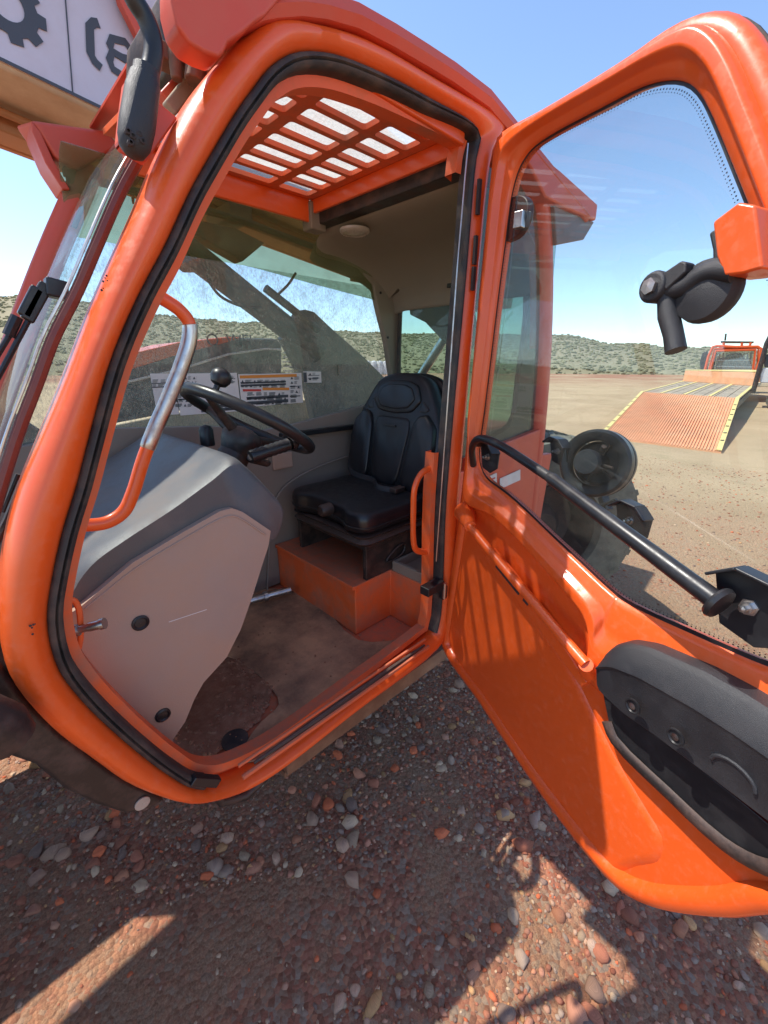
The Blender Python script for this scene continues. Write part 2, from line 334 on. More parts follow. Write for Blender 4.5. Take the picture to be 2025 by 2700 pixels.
def hills():
    # crest height above the horizon in photo pixels, by column
    pts = [(-600, 60), (-100, 100), (0, 118), (120, 128), (345, 120), (430, 105), (560, 100), (640, 95), (740, 98), (860, 82), (1000, 76), (1200, 72), (1470, 66), (1620, 44), (1800, 34), (2025, 26), (2600, 20), (4500, 12)]
    az = [bearing(p[0]) for p in pts]; el = [p[1]/1092*cos(PITCH) for p in pts]
    def elev(a):
        if a <= az[0]: return el[0]
        for i in range(len(az)-1):
            if a <= az[i+1]: t = (a-az[i])/(az[i+1]-az[i]); t = t*t*(3-2*t); return el[i]*(1-t)+el[i+1]*t
        return el[-1]
    N_, R_ = 420, 26; vs = []; fs = []
    a0, a1 = radians(-40), radians(135)
    def H(a, f):
        d = 88+175*f; e = elev(a); top = e*263+1.75
        h = top*(f**.85)
        h += noise.fractal(V((a*14, f*4, 2)), 1, 2, 5)*1.6*f*(1-f*.6)
        return d, h
    for i in range(N_+1):
        a = a0+(a1-a0)*i/N_
        for j in range(R_+1):
            d, h = H(a, j/R_); vs.append((CAM.x+d*sin(a), CAM.y+d*cos(a), h if j else -.5))
        vs.append((CAM.x+420*sin(a), CAM.y+420*cos(a), -3))
    n = R_+2
    for i in range(N_):
        for j in range(R_+1): fs.append((i*n+j, i*n+j+1, (i+1)*n+j+1, (i+1)*n+j))
    mh = mat('scrub_hillside', (.225, .19, .10), .95, dirt=(.31, .25, .145), dirt_amt=.9, dscale=.05, dlo=.42, dhi=.68, var=.3, vscale=.7)
    tag(obj('hills', vs, fs, mh), kind='structure')
    # low scrub over the slopes
    bm = MB(); rnd = random.Random(3)
    t_ = (1+5**.5)/2
    ico = [V(v).normalized() for v in [(-1,t_,0),(1,t_,0),(-1,-t_,0),(1,-t_,0),(0,-1,t_),(0,1,t_),(0,-1,-t_),(0,1,-t_),(t_,0,-1),(t_,0,1),(-t_,0,-1),(-t_,0,1)]]
    icf = [(0,11,5),(0,5,1),(0,1,7),(0,7,10),(0,10,11),(1,5,9),(5,11,4),(11,10,2),(10,7,6),(7,1,8),(3,9,4),(3,4,2),(3,2,6),(3,6,8),(3,8,9),(4,9,5),(2,4,11),(6,2,10),(8,6,7),(9,8,1)]
    for i in range(9000):
        a = rnd.uniform(radians(-15), radians(100)); f = rnd.random()**1.2
        d, h = H(a, f); s = rnd.uniform(.14, .46)*(1+.9*f)
        c = V((CAM.x+d*sin(a), CAM.y+d*cos(a), h+s*.25))
        bm.add([c+V((v.x*s*1.2*rnd.uniform(.7, 1.3), v.y*s*1.2*rnd.uniform(.7, 1.3), v.z*s*.7*rnd.uniform(.7, 1.3))) for v in ico], icf)
    mb = mat('sagebrush', (.195, .178, .092), .95, dirt=(.28, .24, .135), dirt_amt=.8, dscale=.4, var=.3, vscale=.25)
    tag(obj('scrub', bm.v, bm.f, mb, smooth=False), 'olive green sagebrush dotted over the distant hillsides', 'scrub', kind='stuff')
    return ico, icf
ICO, ICF = hills()
def gravel():
    rnd = random.Random(11)
    import numpy as np
    ico = np.array([tuple(v) for v in ICO]); fc = np.array(ICF)
    # one subdivision for the larger stones
    def subdiv(v, f):
        v = [tuple(x) for x in v]; cache = {}; out = []
        def mid(a, b):
            k = (min(a, b), max(a, b))
            if k not in cache:
                p = (V(v[a])+V(v[b])).normalized(); v.append(tuple(p)); cache[k] = len(v)-1
            return cache[k]
        for a, b, c in f:
            x, y, z = mid(a, b), mid(b, c), mid(c, a); out += [(a, x, z), (b, y, x), (c, z, y), (x, y, z)]
        return np.array(v), np.array(out)
    i2, f2 = subdiv(ico, fc)
    pal = [(.26,.11,.075),(.31,.13,.09),(.24,.155,.125),(.32,.22,.17),(.19,.14,.125),(.36,.17,.11),(.32,.24,.18),(.27,.21,.18),(.38,.23,.12),(.33,.19,.14),(.42,.12,.06),(.36,.28,.21),(.23,.09,.06),(.30,.15,.11)]
    VS = []; FS = []; CS = []; off = 0
    rs = np.random.RandomState(5)
    def put(x, y, s, big):
        nonlocal off
        v, f = (i2, f2) if big else (ico, fc)
        sc3 = np.array([rs.uniform(.7, 1.35), rs.uniform(.6, 1.0), rs.uniform(.4, .75)])
        p = v*sc3*(1+rs.uniform(-.16, .16, (len(v), 1)) if not big else 1)
        # facets: planes cut off the ellipsoid
        for _ in range(11 if big else 4):
            d = rs.normal(size=3); d /= np.linalg.norm(d); k = rs.uniform(.34, .68)
            pr = p@d; e = np.clip(pr-k, 0, None); p = p-np.outer(e*.97, d)
        a = rs.uniform(0, 2*pi); c_, s_ = cos(a), sin(a)
        R = np.array([[c_, -s_, 0], [s_, c_, 0], [0, 0, 1]])
        tl = rs.uniform(-.35, .35); T2 = np.array([[1, 0, 0], [0, cos(tl), -sin(tl)], [0, sin(tl), cos(tl)]])
        p = (p@T2.T@R.T)*s + np.array([x, y, s*.02])
        VS.append(p); FS.append(f+off); off += len(p)
        c = np.array(pal[rs.randint(len(pal))])*rs.uniform(.8, 1.5)*np.array([1.14, .97, .82])
        CS.append(np.tile(np.append(c, 1), (len(p), 1)))
    def dens(x, y):     # a sandy strip without stones runs along the machine
        q = abs((y+.12)+.55*(x-.55)); n = noise.noise(V((x*1.7, y*1.7, 3)))
        if -.9 < x < .95 and q < .17+.12*n: return .10
        return .75+.5*n
    cnt = 0
    while cnt < 34000:
        r = rnd.random()
        x = rnd.uniform(-1.6, 2.6); y = rnd.uniform(-1.5, 2.2)
        if rnd.random() > dens(x, y): continue
        s = .0042+.011*rnd.random()**2.2
        put(x, y, s, False); cnt += 1
    for i in range(3000):
        x = rnd.uniform(-1.3, 2.4); y = rnd.uniform(-1.4, 2.0)
        if rnd.random() > dens(x, y)*.9: continue
        put(x, y, .014+.03*rnd.random()**2, rnd.random() < .6)
    for i in range(7000):
        x = rnd.uniform(1.3, 9.5); y = rnd.uniform(-4.5, 2.6)
        put(x, y, .008+.014*rnd.random()**2, False)
    VS = np.concatenate(VS); FS = np.concatenate(FS); CS = np.concatenate(CS)
    me = bpy.data.meshes.new('gravel'); me.vertices.add(len(VS)); me.vertices.foreach_set('co', VS.ravel())
    me.loops.add(len(FS)*3); me.loops.foreach_set('vertex_index', FS.ravel().astype('i4'))
    me.polygons.add(len(FS)); me.polygons.foreach_set('loop_start', np.arange(0, len(FS)*3, 3, dtype='i4')); me.polygons.foreach_set('loop_total', np.full(len(FS), 3, dtype='i4'))
    me.update(); ca = me.color_attributes.new('stone', 'FLOAT_COLOR', 'POINT'); ca.data.foreach_set('color', CS.ravel())
    m_ = bpy.data.materials.new('stone'); m_.use_nodes = True; t = m_.node_tree; b = t.nodes['Principled BSDF']
    at = t.nodes.new('ShaderNodeAttribute'); at.attribute_name = 'stone'; n = t.nodes.new('ShaderNodeTexNoise'); n.inputs['Scale'].default_value = 160; n.inputs['Detail'].default_value = 5
    mx = t.nodes.new('ShaderNodeMixRGB'); mx.blend_type = 'MULTIPLY'; mx.inputs[0].default_value = .6
    r = t.nodes.new('ShaderNodeMapRange'); r.inputs[1].default_value = .3; r.inputs[2].default_value = .7; r.inputs[3].default_value = .6; r.inputs[4].default_value = 1.35
    t.links.new(n.outputs[0], r.inputs[0]); t.links.new(at.outputs[0], mx.inputs[1]); t.links.new(r.outputs[0], mx.inputs[2]); t.links.new(mx.outputs[0], b.inputs['Base Color'])
    b.inputs['Roughness'].default_value = .85; b.inputs['Specular IOR Level'].default_value = .25
    me.materials.append(m_); o = bpy.data.objects.new('gravel', me); sc.collection.objects.link(o)
    tag(o, 'reddish brown and grey gravel stones strewn over the ground around the machine', 'gravel', kind='stuff')
gravel()

# ================================================================== the telehandler
TH = thing('telehandler', (.8, .8, 0), 'large orange telehandler with open cab door and raised boom, nearest the viewer', 'telehandler')

# ---- traced outlines of the side frame (photo pixels)
outer_px = [(700,44),(641,91),(600,135),(549,195),(494,275),(427,403),(366,549),(293,708),(232,854),(171,1013),(110,1160),(55,1294),(24,1404),(6,1514),(0,1636),(4,1709),(30,1794),(85,1868),(159,1941),(244,2002),(330,2063),(403,2093),(488,2113),(561,2102),(647,2075),(739,2018),(928,1873),(1151,1707),(1172,1660)]
opening_px = [(770,148),(707,187),(669,235),(621,302),(563,399),(500,510),(435,650),(367,777),(295,945),(236,1156),(203,1283),(167,1400),(139,1527),(127,1611),(131,1674),(156,1759),(211,1835),(295,1919),(380,1991),(443,2037),(506,2071),(574,2070),(660,2034),(740,1986),(940,1833),(1120,1692),(1146,1665)]
out3 = [at_y(x, y, 0) for x, y in outer_px]; in3 = [at_y(x, y, 0) for x, y in opening_px]
# right-hand (hinge) side and roof rail
out3 += [at_y(1205, 1300, 0), at_y(1255, 700, 0), at_y(1292, 400, 0), at_y(1332, 330, 0), at_y(1300, 302, 0), at_y(1120, 196, 0), at_y(948, 100, 0), at_y(820, 62, 0)]
in3 += [at_y(1170, 1300, 0), at_y(1222, 700, 0), at_y(1246, 420, 0), at_y(1258, 366, 0), at_y(1245, 338, 0), at_y(1127, 266, 0), at_y(982, 192, 0), at_y(860, 148, 0)]
iL = smoothloop(in3, 5); oSm = smoothloop(out3, 5)
keys = [(0,0),(2,1),(5,4),(8,7),(11,10),(14,13),(18,16),(22,20),(25,23),(27,25),(28,26)] + [(29+k, 27+k) for k in range(8)]
oL, iM = [], []
for (a, c), (a2, c2) in zip(keys, keys[1:]+[(37, 35)]):
    so1 = oSm[a*5:a2*5+1] + ([oSm[0]] if a2 == 37 else []); si1 = iL[c*5:c2*5+1] + ([iL[0]] if c2 == 35 else [])
    oL += resample(so1, 11, False)[:-1]; iM += resample(si1, 11, False)[:-1]
vs, fs = ring(oL, iM, -Y, [(0, -.05), (0, -.012), (.03, 0), (.12, .012), (.3, .024), (.5, .028), (.72, .022), (.88, .012), (.97, .004), (1, -.004), (1, -.035), (.5, -.06), (0, -.05)])
obj('cab_side_frame', vs, fs, M['orange'], TH, auto=60)
# inner lip that shows past the seal
lip = offset_loop(iL, Y, .0, True)
cen = sum(iL, V())/len(iL)
def shrink(L_, d):
    out = []
    N_ = len(L_)
    for i in range(N_):
        t = (L_[(i+2) % N_]-L_[i-2]).normalized(); nn = t.cross(Y); 
        if nn.dot(cen-L_[i]) < 0: nn = -nn
        out.append(L_[i]+nn*d)
    return out
l1 = shrink(iL, .018); l2 = shrink(iL, .036)
vs, fs = loft([[p+Y*.034 for p in iL], [p+Y*.02 for p in l1], [p+Y*.024 for p in l2], [p+Y*.06 for p in l2], [p+Y*.065 for p in iL]])
fs = [f for f in fs if not (min(vs[i].x for i in f) > .98 and 1.42 < min(vs[i].z for i in f) < 2.22)]
obj('door_jamb', vs, fs, M['orange_dusty'], TH, auto=50)
# seal: from the sill corner up the pillar, over the top and down the hinge side
ns = len(iL); i0 = 20*5+2
seal_path = [iL[(i) % ns] for i in range(i0, -1, -1)] + [iL[i] for i in range(ns-1, 27*5-6, -1)]
sp = resample(seal_path, 150, False)
so_ = [p for p in sp]; si_ = []
for i, p in enumerate(sp):
    t = (sp[min(i+1, 149)]-sp[max(i-1, 0)]).normalized(); nn = t.cross(Y)
    if nn.dot(cen-p) < 0: nn = -nn
    wd_ = .020 if p.x < .93 else (.011 if p.z < 2.2 else .011+.009*min(1, max(0, (1.11-p.x)/.18)))
    si_.append(p+nn*wd_); so_[i] = p-nn*.002
vs, fs = ring(so_, si_, -Y, [(0, -.03), (0, .006), (.12, .013), (.4, .015), (.52, .008), (.62, .014), (.9, .011), (1, .0), (1, -.03)], False)
obj('door_seal', vs, fs, M['rubber'], TH, auto=60)
b = MB(); q = at_y(505, 2056, -.012); q2 = at_y(574, 2060, -.012); b.bar(q, q2, .02, .022); b.make('seal_end_clip', M['black'], TH, bevel=.003)
# groove on the sill
def xz(x, z, y): return V((x, y, z))
sa = at_y(640, 2050, -.03); sb = at_y(1130, 1705, -.03)
b = MB(); b.tube([sa, sa.lerp(sb, .3), sa.lerp(sb, .7), sb], .007, 8); b.make('sill_ridge', M['orange_dusty'], TH)
b = MB(); b.tube([sa+V((0, .018, .022)), sb+V((0, .018, .022))], .005, 8); b.make('sill_ridge', M['orange_dusty'], TH)
b = MB(); b.tube([p+V((0, .008, .010)) for p in (sa.lerp(sb, .05), sa.lerp(sb, .4), sa.lerp(sb, .75), sa.lerp(sb, .98))], [.004, .0085, .008, .004], 8); b.make('sill_grime', M['black_dirty'], TH)
# paint chips
def chip(pts, y=-.0295):
    b = MB(); 
    for (px, py, s) in pts: 
        c = at_y(px, py, y); b.lathe(c, -Y, [(0.0001, .0012), (s*.5, .0008), (s*.55, 0)], 5)
    b.make('paint_chip', M['scuff'], TH)
chip([(272, 742, .003), (277, 733, .002), (281, 727, .003), (283, 740, .002), (268, 765, .0035), (272, 760, .002)])
chip([(80, 1650, .004), (88, 1647, .0035), (84, 1655, .003), (86, 1672, .0035), (92, 1645, .002)])

# ---- roof: side panel above the gutter, roof skin, front cap, rear visor
seam = [at_y(*p, -.005) for p in [(700,44),(820,62),(948,100),(1120,196),(1300,302),(1345,335)]]
ztop = 2.41
roofo = [at_y(*p, -.005) for p in [(640,-20),(760,-60),(850,-2),(1016,96),(1130,168),(1320,294),(1365,330)]]
b = MB()
zs = [p.z for p in seam]
def roof_z(x): return 2.395
def zseam(x):
    S = sorted((p.x, p.z) for p in seam)
    if x > 1.12: return zseam(1.12)-(x-1.12)*.16
    if x <= S[0][0]: return S[0][1]-(S[0][0]-x)*.45
    for (a, za), (c, zc) in zip(S, S[1:]):
        if x <= c: return za+(zc-za)*(x-a)/(c-a)
    return S[-1][1]-(x-S[-1][0])*.16
prof = [(-.008, .000), (-.026, .004), (-.034, .016), (-.028, .034), (.01, .046), (.10, None), (.76, None), (.84, None), (.86, None)]
L1 = []
for (x, dz) in ((.37, -.10), (.40, -.05), (.47, -.014), (.50, -.012), (.56, 0), (.62, 0), (.7, 0), (.8, 0), (.9, 0), (1.0, 0), (1.15, 0), (1.3, 0), (1.6, -.005), (1.86, -.03)):
    row = []
    for y, z in prof:
        zz = zseam(x)+z+(dz*.3 if x < .6 else 0) if z is not None else {.10: 2.398, .76: 2.398, .84: 2.372, .86: 2.325}[y]+dz
        row.append(V((x + (max(0, (.66-x)/.29)*(.035+.13*max(0, (y-.40)/.46)) if x < .66 else 0), y, zz)))
    L1.append(row)
hx0, hx1, hy0, hy1 = .50, 1.22, .07, .83      # roof hatch opening
vs, fs = loft(L1, False)
# leave the hatch open: split the wide top strip
nP = len(prof); fsn = []
for f in fs:
    i_, k_ = f[0]//nP, f[0] % nP
    if 3 <= i_ <= 10 and k_ in (5, 6): continue
    fsn.append(f)
obj('roof_side_panel', vs, [f for f in fsn if True], M['orange_red'], TH, solid=.006)
# fill around the hatch between y .10 and .76, x .50-1.3
b = MB(); zt = 2.387
b.prism([V((.45, .10, zt)), V((1.3, .10, zt)), V((1.3, .85, zt)), V((.45, .85, zt))], V((0, 0, .006)), [[V((hx0, .102, zt)), V((hx1, .102, zt)), V((hx1, .825, zt)), V((hx0, .825, zt))]])
b.make('roof_skin', M['orange_red'], TH, smooth=False)
# the dark gutter line
b = MB(); b.tube([p+V((0, -.006, .001)) for p in smoothloop(seam[:-1], 4, False)], .003, 6); b.make('gutter_line', M['scuff'], TH)

# ---- roof grille seen from below
GZ = 2.325
xr = 1.115; c1 = .935; c2 = .742
xs = [(c2-.20, c2-.016), (c2+.016, c1-.016), (c1+.016, xr-.040)]
ys0, ys1, nr = .048, .685, 8; pit = (ys1-ys0)/nr
holes = []
def rrect(x0, x1, y0, y1, r, z):
    out = []
    for cx, cy, a0 in ((x1-r, y1-r, 0), (x0+r, y1-r, 90), (x0+r, y0+r, 180), (x1-r, y0+r, 270)):
        for k in range(4): a = radians(a0+30*k); out.append(V((cx+r*cos(a), cy+r*sin(a), z)))
    return out
for i in range(nr):
    for (x0, x1) in xs:
        holes.append(rrect(x0, x1, ys0+pit*i+.008, ys0+pit*(i+1)-.010, .010, GZ))
b = MB(); b.prism([V((.49, .025, GZ)), V((xr, .025, GZ)), V((xr, .705, GZ)), V((.44, .705, GZ))], V((0, 0, .014)), holes)
b.make('roof_grille', M['orange_dusty'], TH, smooth=False, bevel=.003, seg=2)
b = MB(); b.box(((.50+1.22)/2, .46, GZ+.055), (.36, .37, .003)); b.make('roof_glass', M['glass_roof'], TH, smooth=False)
# downturned flange round the grille
b = MB(); b.box((xr-.004, .365, GZ-.022), (.007, .342, .022)); b.make('grille_flange', M['orange'], TH, bevel=.004)
b = MB(); b.box((.79, .707, GZ-.035), (.31, .008, .036)); b.make('grille_flange', M['orange'], TH, bevel=.005)
b = MB(); b.box((.83, .022, GZ-.012), (.28, .008, .018)); b.make('grille_flange', M['orange'], TH, bevel=.005)
# black beam and grey headliner behind the grille
b = MB(); b.box((xr+.045, .40, GZ-.045), (.03, .37, .028)); b.make('roof_beam', M['black_dirty'], TH, bevel=.004)
b = MB(); b.box((xr+.012, .715, GZ-.050), (.035, .03, .045)); b.box((xr+.03, .05, GZ-.03), (.03, .02, .03)); b.makes('corner_trim', M['grey_trim'], TH, bevel=.006)
# headliner curved down to the rear wall
pr = [(xr+.072, 2.262), (xr+.085, 2.248), (1.35, 2.225), (1.50, 2.19), (1.60, 2.13), (1.655, 2.06), (1.67, 2.0)]
pr = [(p.x, p.z) for p in smoothloop([V((a, 0, c)) for a, c in pr], 5, False)]
rows = []
for yy in (.03, .2, .4, .6, .74, .80, .84):
    dz = 0 if yy < .7 else -((yy-.7)/.14)**2*.09
    rows.append([V((x, yy, z+dz*(1 if z > 2.1 else .3))) for x, z in pr])
vs, fs = loft(rows, False); obj('headliner', vs, fs, M['grey_trim'], TH, solid=.006)
b = MB(); c = at_z(935, 606, 2.225); c.z = 2.222
b.lathe(c, -Z, [(.056, -.004), (.056, .004), (.050, .010), (.044, .011), (.040, .008), (.025, .013), (.0005, .015)], 36); b.make('dome_lamp', M['lens'], TH)
# ---- rear wall with window opening (x = 1.68)
RX = 1.68
def px_x(l, x=RX): return [at_x(a, b_, x) for a, b_ in l]
win = smoothloop([V((RX, .775, 1.60)), V((RX, .782, 1.9)), V((RX, .765, 2.06)), V((RX, .70, 2.135)), V((RX, .55, 2.15)), V((RX, .3, 2.15)), V((RX, .15, 2.12)), V((RX, .10, 2.0)), V((RX, .10, 1.7)), V((RX, .12, 1.50)), V((RX, .25, 1.44)), V((RX, .6, 1.44)), V((RX, .74, 1.48))], 4)
b = MB(); b.prism([V((RX, .03, .76)), V((RX, .86, .76)), V((RX, .86, 2.24)), V((RX, .03, 2.24))], V((.02, 0, 0)), [win]); b.make('rear_wall', M['grey_trim'], TH, smooth=False)
b = MB(); b.tube(win+[win[0]], .010, 8, cap=False); b.make('rear_window_seal', M['rubber'], TH)
gb = MB(); gb.prism(win, V((.004, 0, 0))); gb.make('rear_window', M['glass_green'], TH, smooth=False)
b = MB(); p = at_x(1100, 733, RX-.03); b.box(p, (.012, .018, .014)); p = at_x(1193, 735, RX-.03); b.box(p, (.012, .02, .035)); b.makes('window_latch', M['black'], TH, bevel=.003)
# ---- right wall (y = .80): lower trim, window, pillars
WY = .80
belt = [(at_y(*p, WY)) for p in [(300,1130),(430,1127),(560,1124),(700,1135),(788,1116),(875,1093),(961,1071),(1045,1050)]]
b = MB(); lo = [V((1.70, WY, .76)), V((-.1, WY, .76))]
b.prism(belt+[V((1.70, WY, belt[-1].z+.0))]+lo+[V((-.1, WY, 1.5))], V((0, .03, 0))); b.make('right_wall_trim', M['wall_trim'], TH, smooth=False, bevel=.003)
# raised moulding on the trim and armrest rail
mold = [at_y(*p, WY-.012) for p in [(1010,1178),(960,1192),(880,1215),(800,1250),(745,1290),(720,1340),(712,1420),(705,1560)]]
b = MB(); b.tube(smoothloop(mold, 6, False), .005, 8); b.make('wall_moulding', M['wall_trim'], TH)
p1, p2 = at_y(740, 1150, WY-.02), at_y(955, 1122, WY-.02)
b = MB(); b.bar(p1, p2, .03, .022); b.make('window_rail', M['black'], TH, bevel=.004)
# recess behind the wheel
b = MB(); c = at_y(745, 1215, WY-.006); b.box(c, (.05, .006, .035)); b.make('wall_pocket', M['pink_panel'], TH, bevel=.015, seg=4)
# right rear pillar between side and rear window
pil = [at_y(*p, WY-.01) for p in [(1000,735),(1048,760),(1072,900),(1100,1060),(1045,1060),(1038,985),(1020,900),(1000,800),(985,752),(960,700)]]
b = MB(); pw = [V((p.x, WY, p.z)) for p in pil]
pw = [at_y(*p, WY) for p in [(985,750),(1000,820),(1020,900),(1032,985),(1040,1055)]] 
pr_ = [V((1.70, WY, pw[-1].z)), V((1.70, WY, 2.2)), V((1.45, WY, 2.24)), V((1.40, WY, 2.17))]
b.prism(pw[::1]+pr_, V((0, .035, 0))); b.make('rear_pillar', M['grey_trim'], TH, smooth=False, bevel=.006)
b = MB(); 
for (px, py) in ((1003, 772), (1022, 890)): b.lathe(at_y(px, py, WY-.001), -Y, [(.006, 0), (.006, .004), (.0003, .005)], 10)
b.makes('trim_screw', M['black'], TH)
# upper rail over the right window, and right front pillar
tr = [at_y(*p, WY) for p in [(560,530),(700,560),(800,605),(900,672),(985,750)]]
hdr = []
for (yy, zz) in ((.712, 2.285), (.75, 2.275), (.785, 2.25), (.81, 2.21), (.828, 2.16), (.834, 2.10)):
    hdr.append([V((x, yy-(.0 if x < 1.2 else (x-1.2)*.05), zz-max(0, x-.9)*.09)) for x in [.34+.06*k for k in range(21)]])
vs, fs = loft(hdr, False); obj('curved_window_top', vs, fs, M['glass_header'], TH, solid=.004)
b = MB(); b.tube([V((.36, .845, 2.26)), V((.9, .85, 2.25)), V((1.55, .84, 2.18))], .012, 8); b.make('window_edge_rail', M['olive'], TH)
g = MB(); g.prism([V((.02, WY+.035, 1.5)), V((1.66, WY+.035, 1.45)), V((1.62, WY+.035, 2.10)), V((.36, WY+.035, 2.10)), V((.2, WY+.035, 1.95))], V((0, .004, 0))); g.make('right_window', M['glass_dirty'], TH, smooth=False)
rp = smoothloop([at_y(*p, .84) for p in [(235,440),(205,515),(150,640),(90,790),(25,970),(-40,1170),(-80,1400)]], 4, False)
b = MB(); b.tube(rp, .034, 12, flat=.8); b.make('front_pillar', M['orange_red'], TH)
# warning decals on the right window
def decal_y(name, px, py, wpx, hpx, y, mt='white', tilt=0):
    a = at_y(px, py, y); b_ = at_y(px+wpx, py+tilt, y); c = at_y(px, py+hpx, y)
    bx = MB(); d = a.z-c.z; bx.prism([a, b_, b_-Z*d, a-Z*d], V((0, -.0012, 0))); return bx.make(name, M[mt], TH, smooth=False), a, b_, d
DY = WY+.030
dec = decal_y('warning_decal', 628, 987, 166, 88, DY, tilt=-4)
pa = dec[0]
def onb(name, px, py, w_, h_, mt, y=DY-.0022, tilt=0, par=None):
    a = at_y(px, py, y); b_ = at_y(px+w_, py+tilt, y); c = at_y(px, py+h_, y); d = a.z-c.z
    bx = MB(); bx.prism([a, b_, b_-Z*d, a-Z*d], V((0, -.0008, 0))); o = bx.make(name, M[mt], par or pa, smooth=False); return o
def fix(o, par):
    o.parent = par; o.matrix_parent_inverse = Matrix.Identity(4); return o
def icons(px, py, w_, h_, par, y=DY-.0022, seed=0, nrow=3):
    rnd = random.Random(seed); b = MB()
    def q(x0, y0, x1, y1):
        a = at_y(x0, y0, y); c = at_y(x1, y1, y); b.prism([a, V((c.x, y, a.z)), V((c.x, y, c.z)), V((a.x, y, c.z))], V((0, -.0006, 0)))
    def tri(x0, y0, s):
        a, c, d = at_y(x0, y0+s, y), at_y(x0+s, y0+s, y), at_y(x0+s/2, y0, y); b.prism([a, c, d], V((0, -.0006, 0)))
    ry = py
    while ry < py+h_-6:
        rx = px+2
        while rx < px+w_-6:
            if rnd.random() < .45: tri(rx, ry+1, 7); rx += 10
            L_ = rnd.uniform(8, 20); L_ = min(L_, px+w_-rx-2)
            for k in range(3): q(rx, ry+1+k*3, rx+L_*rnd.uniform(.7, 1), ry+2+k*3)
            rx += L_+4
        ry += 12
    for k in range(1, 3): q(px, py+h_*k/3, px+w_, py+h_*k/3+.8)
    o = b.make('decal_print', M['ink'], par, smooth=False); return o
onb('decal_band', 632, 990, 150, 8, 'decal_orange', tilt=-4); onb('decal_band', 640, 1026, 48, 6, 'decal_red'); onb('decal_band', 692, 1022, 70, 7, 'decal_orange')
icons(634, 1001, 120, 20, pa, seed=1); icons(650, 1034, 110, 38, pa, seed=2); icons(764, 992, 28, 78, pa, seed=3)
d2 = decal_y('warning_decal', 800, 979, 46, 30, DY, tilt=1)[0]; icons(812, 982, 30, 22, d2, seed=4)
onb('decal_band', 800, 982, 8, 26, 'ink', par=d2)
d3 = decal_y('warning_decal', 395, 985, 60, 112, DY)[0]; icons(455-2, 1045, 2, 2, d3, seed=5)
icons(400, 1000, 50, 30, d3, seed=6); 
d4 = decal_y('warning_decal', 458, 985, 166, 112, DY, tilt=-2)[0]; icons(460, 992, 60, 90, d4, seed=7); icons(590, 990, 30, 25, d4, seed=8); icons(530, 1060, 90, 30, d4, seed=9)

# ---- cab floor and pedestal
b = MB(); b.prism([V((.25, .03, .748)), V((1.70, .03, .748)), V((1.70, .83, .748)), V((.0, .83, .748)), V((.0, .30, .748))], V((0, 0, -.05))); b.make('cab_floor', M['orange_dusty'], TH, smooth=False)
fm = [at_z(*p, .755) for p in [(500,1690),(620,1560),(770,1560),(850,1600),(945,1690),(1040,1690),(1090,1675),(1125,1700),(1060,1750),(930,1845),(800,1935),(700,2000),(640,2010),(650,1960),(690,1905),(735,1860),(700,1800),(620,1740)]]
b = MB(); b.prism(smoothloop(fm, 3), V((0, 0, .006))); b.make('floor_mat', M['floor_mat'], TH, bevel=.002)
dm = [at_z(*p, .755) for p in [(520,1700),(600,1715),(660,1770),(715,1815),(705,1860),(680,1900),(640,1935),(560,1990),(490,2000),(455,1930)]]
# loose soil trodden into the front of the floor
rnd = random.Random(5); bm = MB()
cx = sum((p.x for p in dm))/len(dm); cy = sum((p.y for p in dm))/len(dm)
for i in range(420):
    t = rnd.random()**.7; q = dm[rnd.randrange(len(dm))].lerp(dm[rnd.randrange(len(dm))], rnd.random())
    s = rnd.uniform(.002, .009); c = V((q.x, q.y, .755+s*.3))
    bm.add([c+V((v.x*s*rnd.uniform(.6, 1.4), v.y*s*rnd.uniform(.6, 1.4), v.z*s*rnd.uniform(.5, 1))) for v in ICO], ICF)
for i in range(160):
    q = at_z(rnd.uniform(560, 1100), rnd.uniform(1560, 1990), .762); s = rnd.uniform(.0015, .004); c = V((min(max(q.x, .2), 1.05), max(q.y, .06), .764))
    bm.add([c+V((v.x*s, v.y*s, v.z*s*.7)) for v in ICO], ICF)
tag(bm.make('loose_soil', M['dirt'], TH, smooth=False), kind='stuff')
dmm = MB(); dmm.prism(smoothloop(dm, 4), V((0, 0, .003))); dmm.make('floor_soil_patch', M['dirt'], TH, bevel=.001)
b = MB(); c = at_z(620, 1953, .757); b.lathe(c, Z, [(.036, 0), (.036, .006), (.030, .008), (.0004, .006)], 28); b.make('floor_plug', M['rubber'], TH)
# L-shaped orange pedestal
PX, PYa = .885, .245; PZ = .965
b = MB(); b.prism([V((PX, .80, .75)), V((PX, PYa, .75)), V((1.075, PYa, .75)), V((1.075, .035, .75)), V((1.68, .035, .75)), V((1.68, .80, .75))], V((0, 0, PZ-.75))); b.make('seat_pedestal', M['orange_dusty'], TH, smooth=True, bevel=.005)
b = MB(); b.box((PX-.004, .52, PZ-.006), (.006, .275, .008)); b.make('pedestal_lip', M['orange_dusty'], TH, bevel=.002)
# grey tray on the pedestal
b = MB(); tx0, tx1, ty0, ty1 = 1.08, 1.30, .045, .235
for c, h in (((tx0+.008, (ty0+ty1)/2, PZ+.02), (.008, (ty1-ty0)/2, .022)), ((tx1, (ty0+ty1)/2, PZ+.02), (.008, (ty1-ty0)/2, .022)), (((tx0+tx1)/2, ty1, PZ+.02), ((tx1-tx0)/2, .006, .022)), (((tx0+tx1)/2, ty0, PZ+.02), ((tx1-tx0)/2, .006, .022)), (((tx0+tx1)/2, (ty0+ty1)/2, PZ+.003), ((tx1-tx0)/2, (ty1-ty0)/2, .003))): b.box(c, h)
b.make('storage_tray', M['grey_trim'], TH, bevel=.003)
b = MB(); p = at_x(1122, 1600, 1.072); b.box(p, (.002, .012, .045)); b.make('serial_plate', M['black_dirty'], TH, smooth=False)
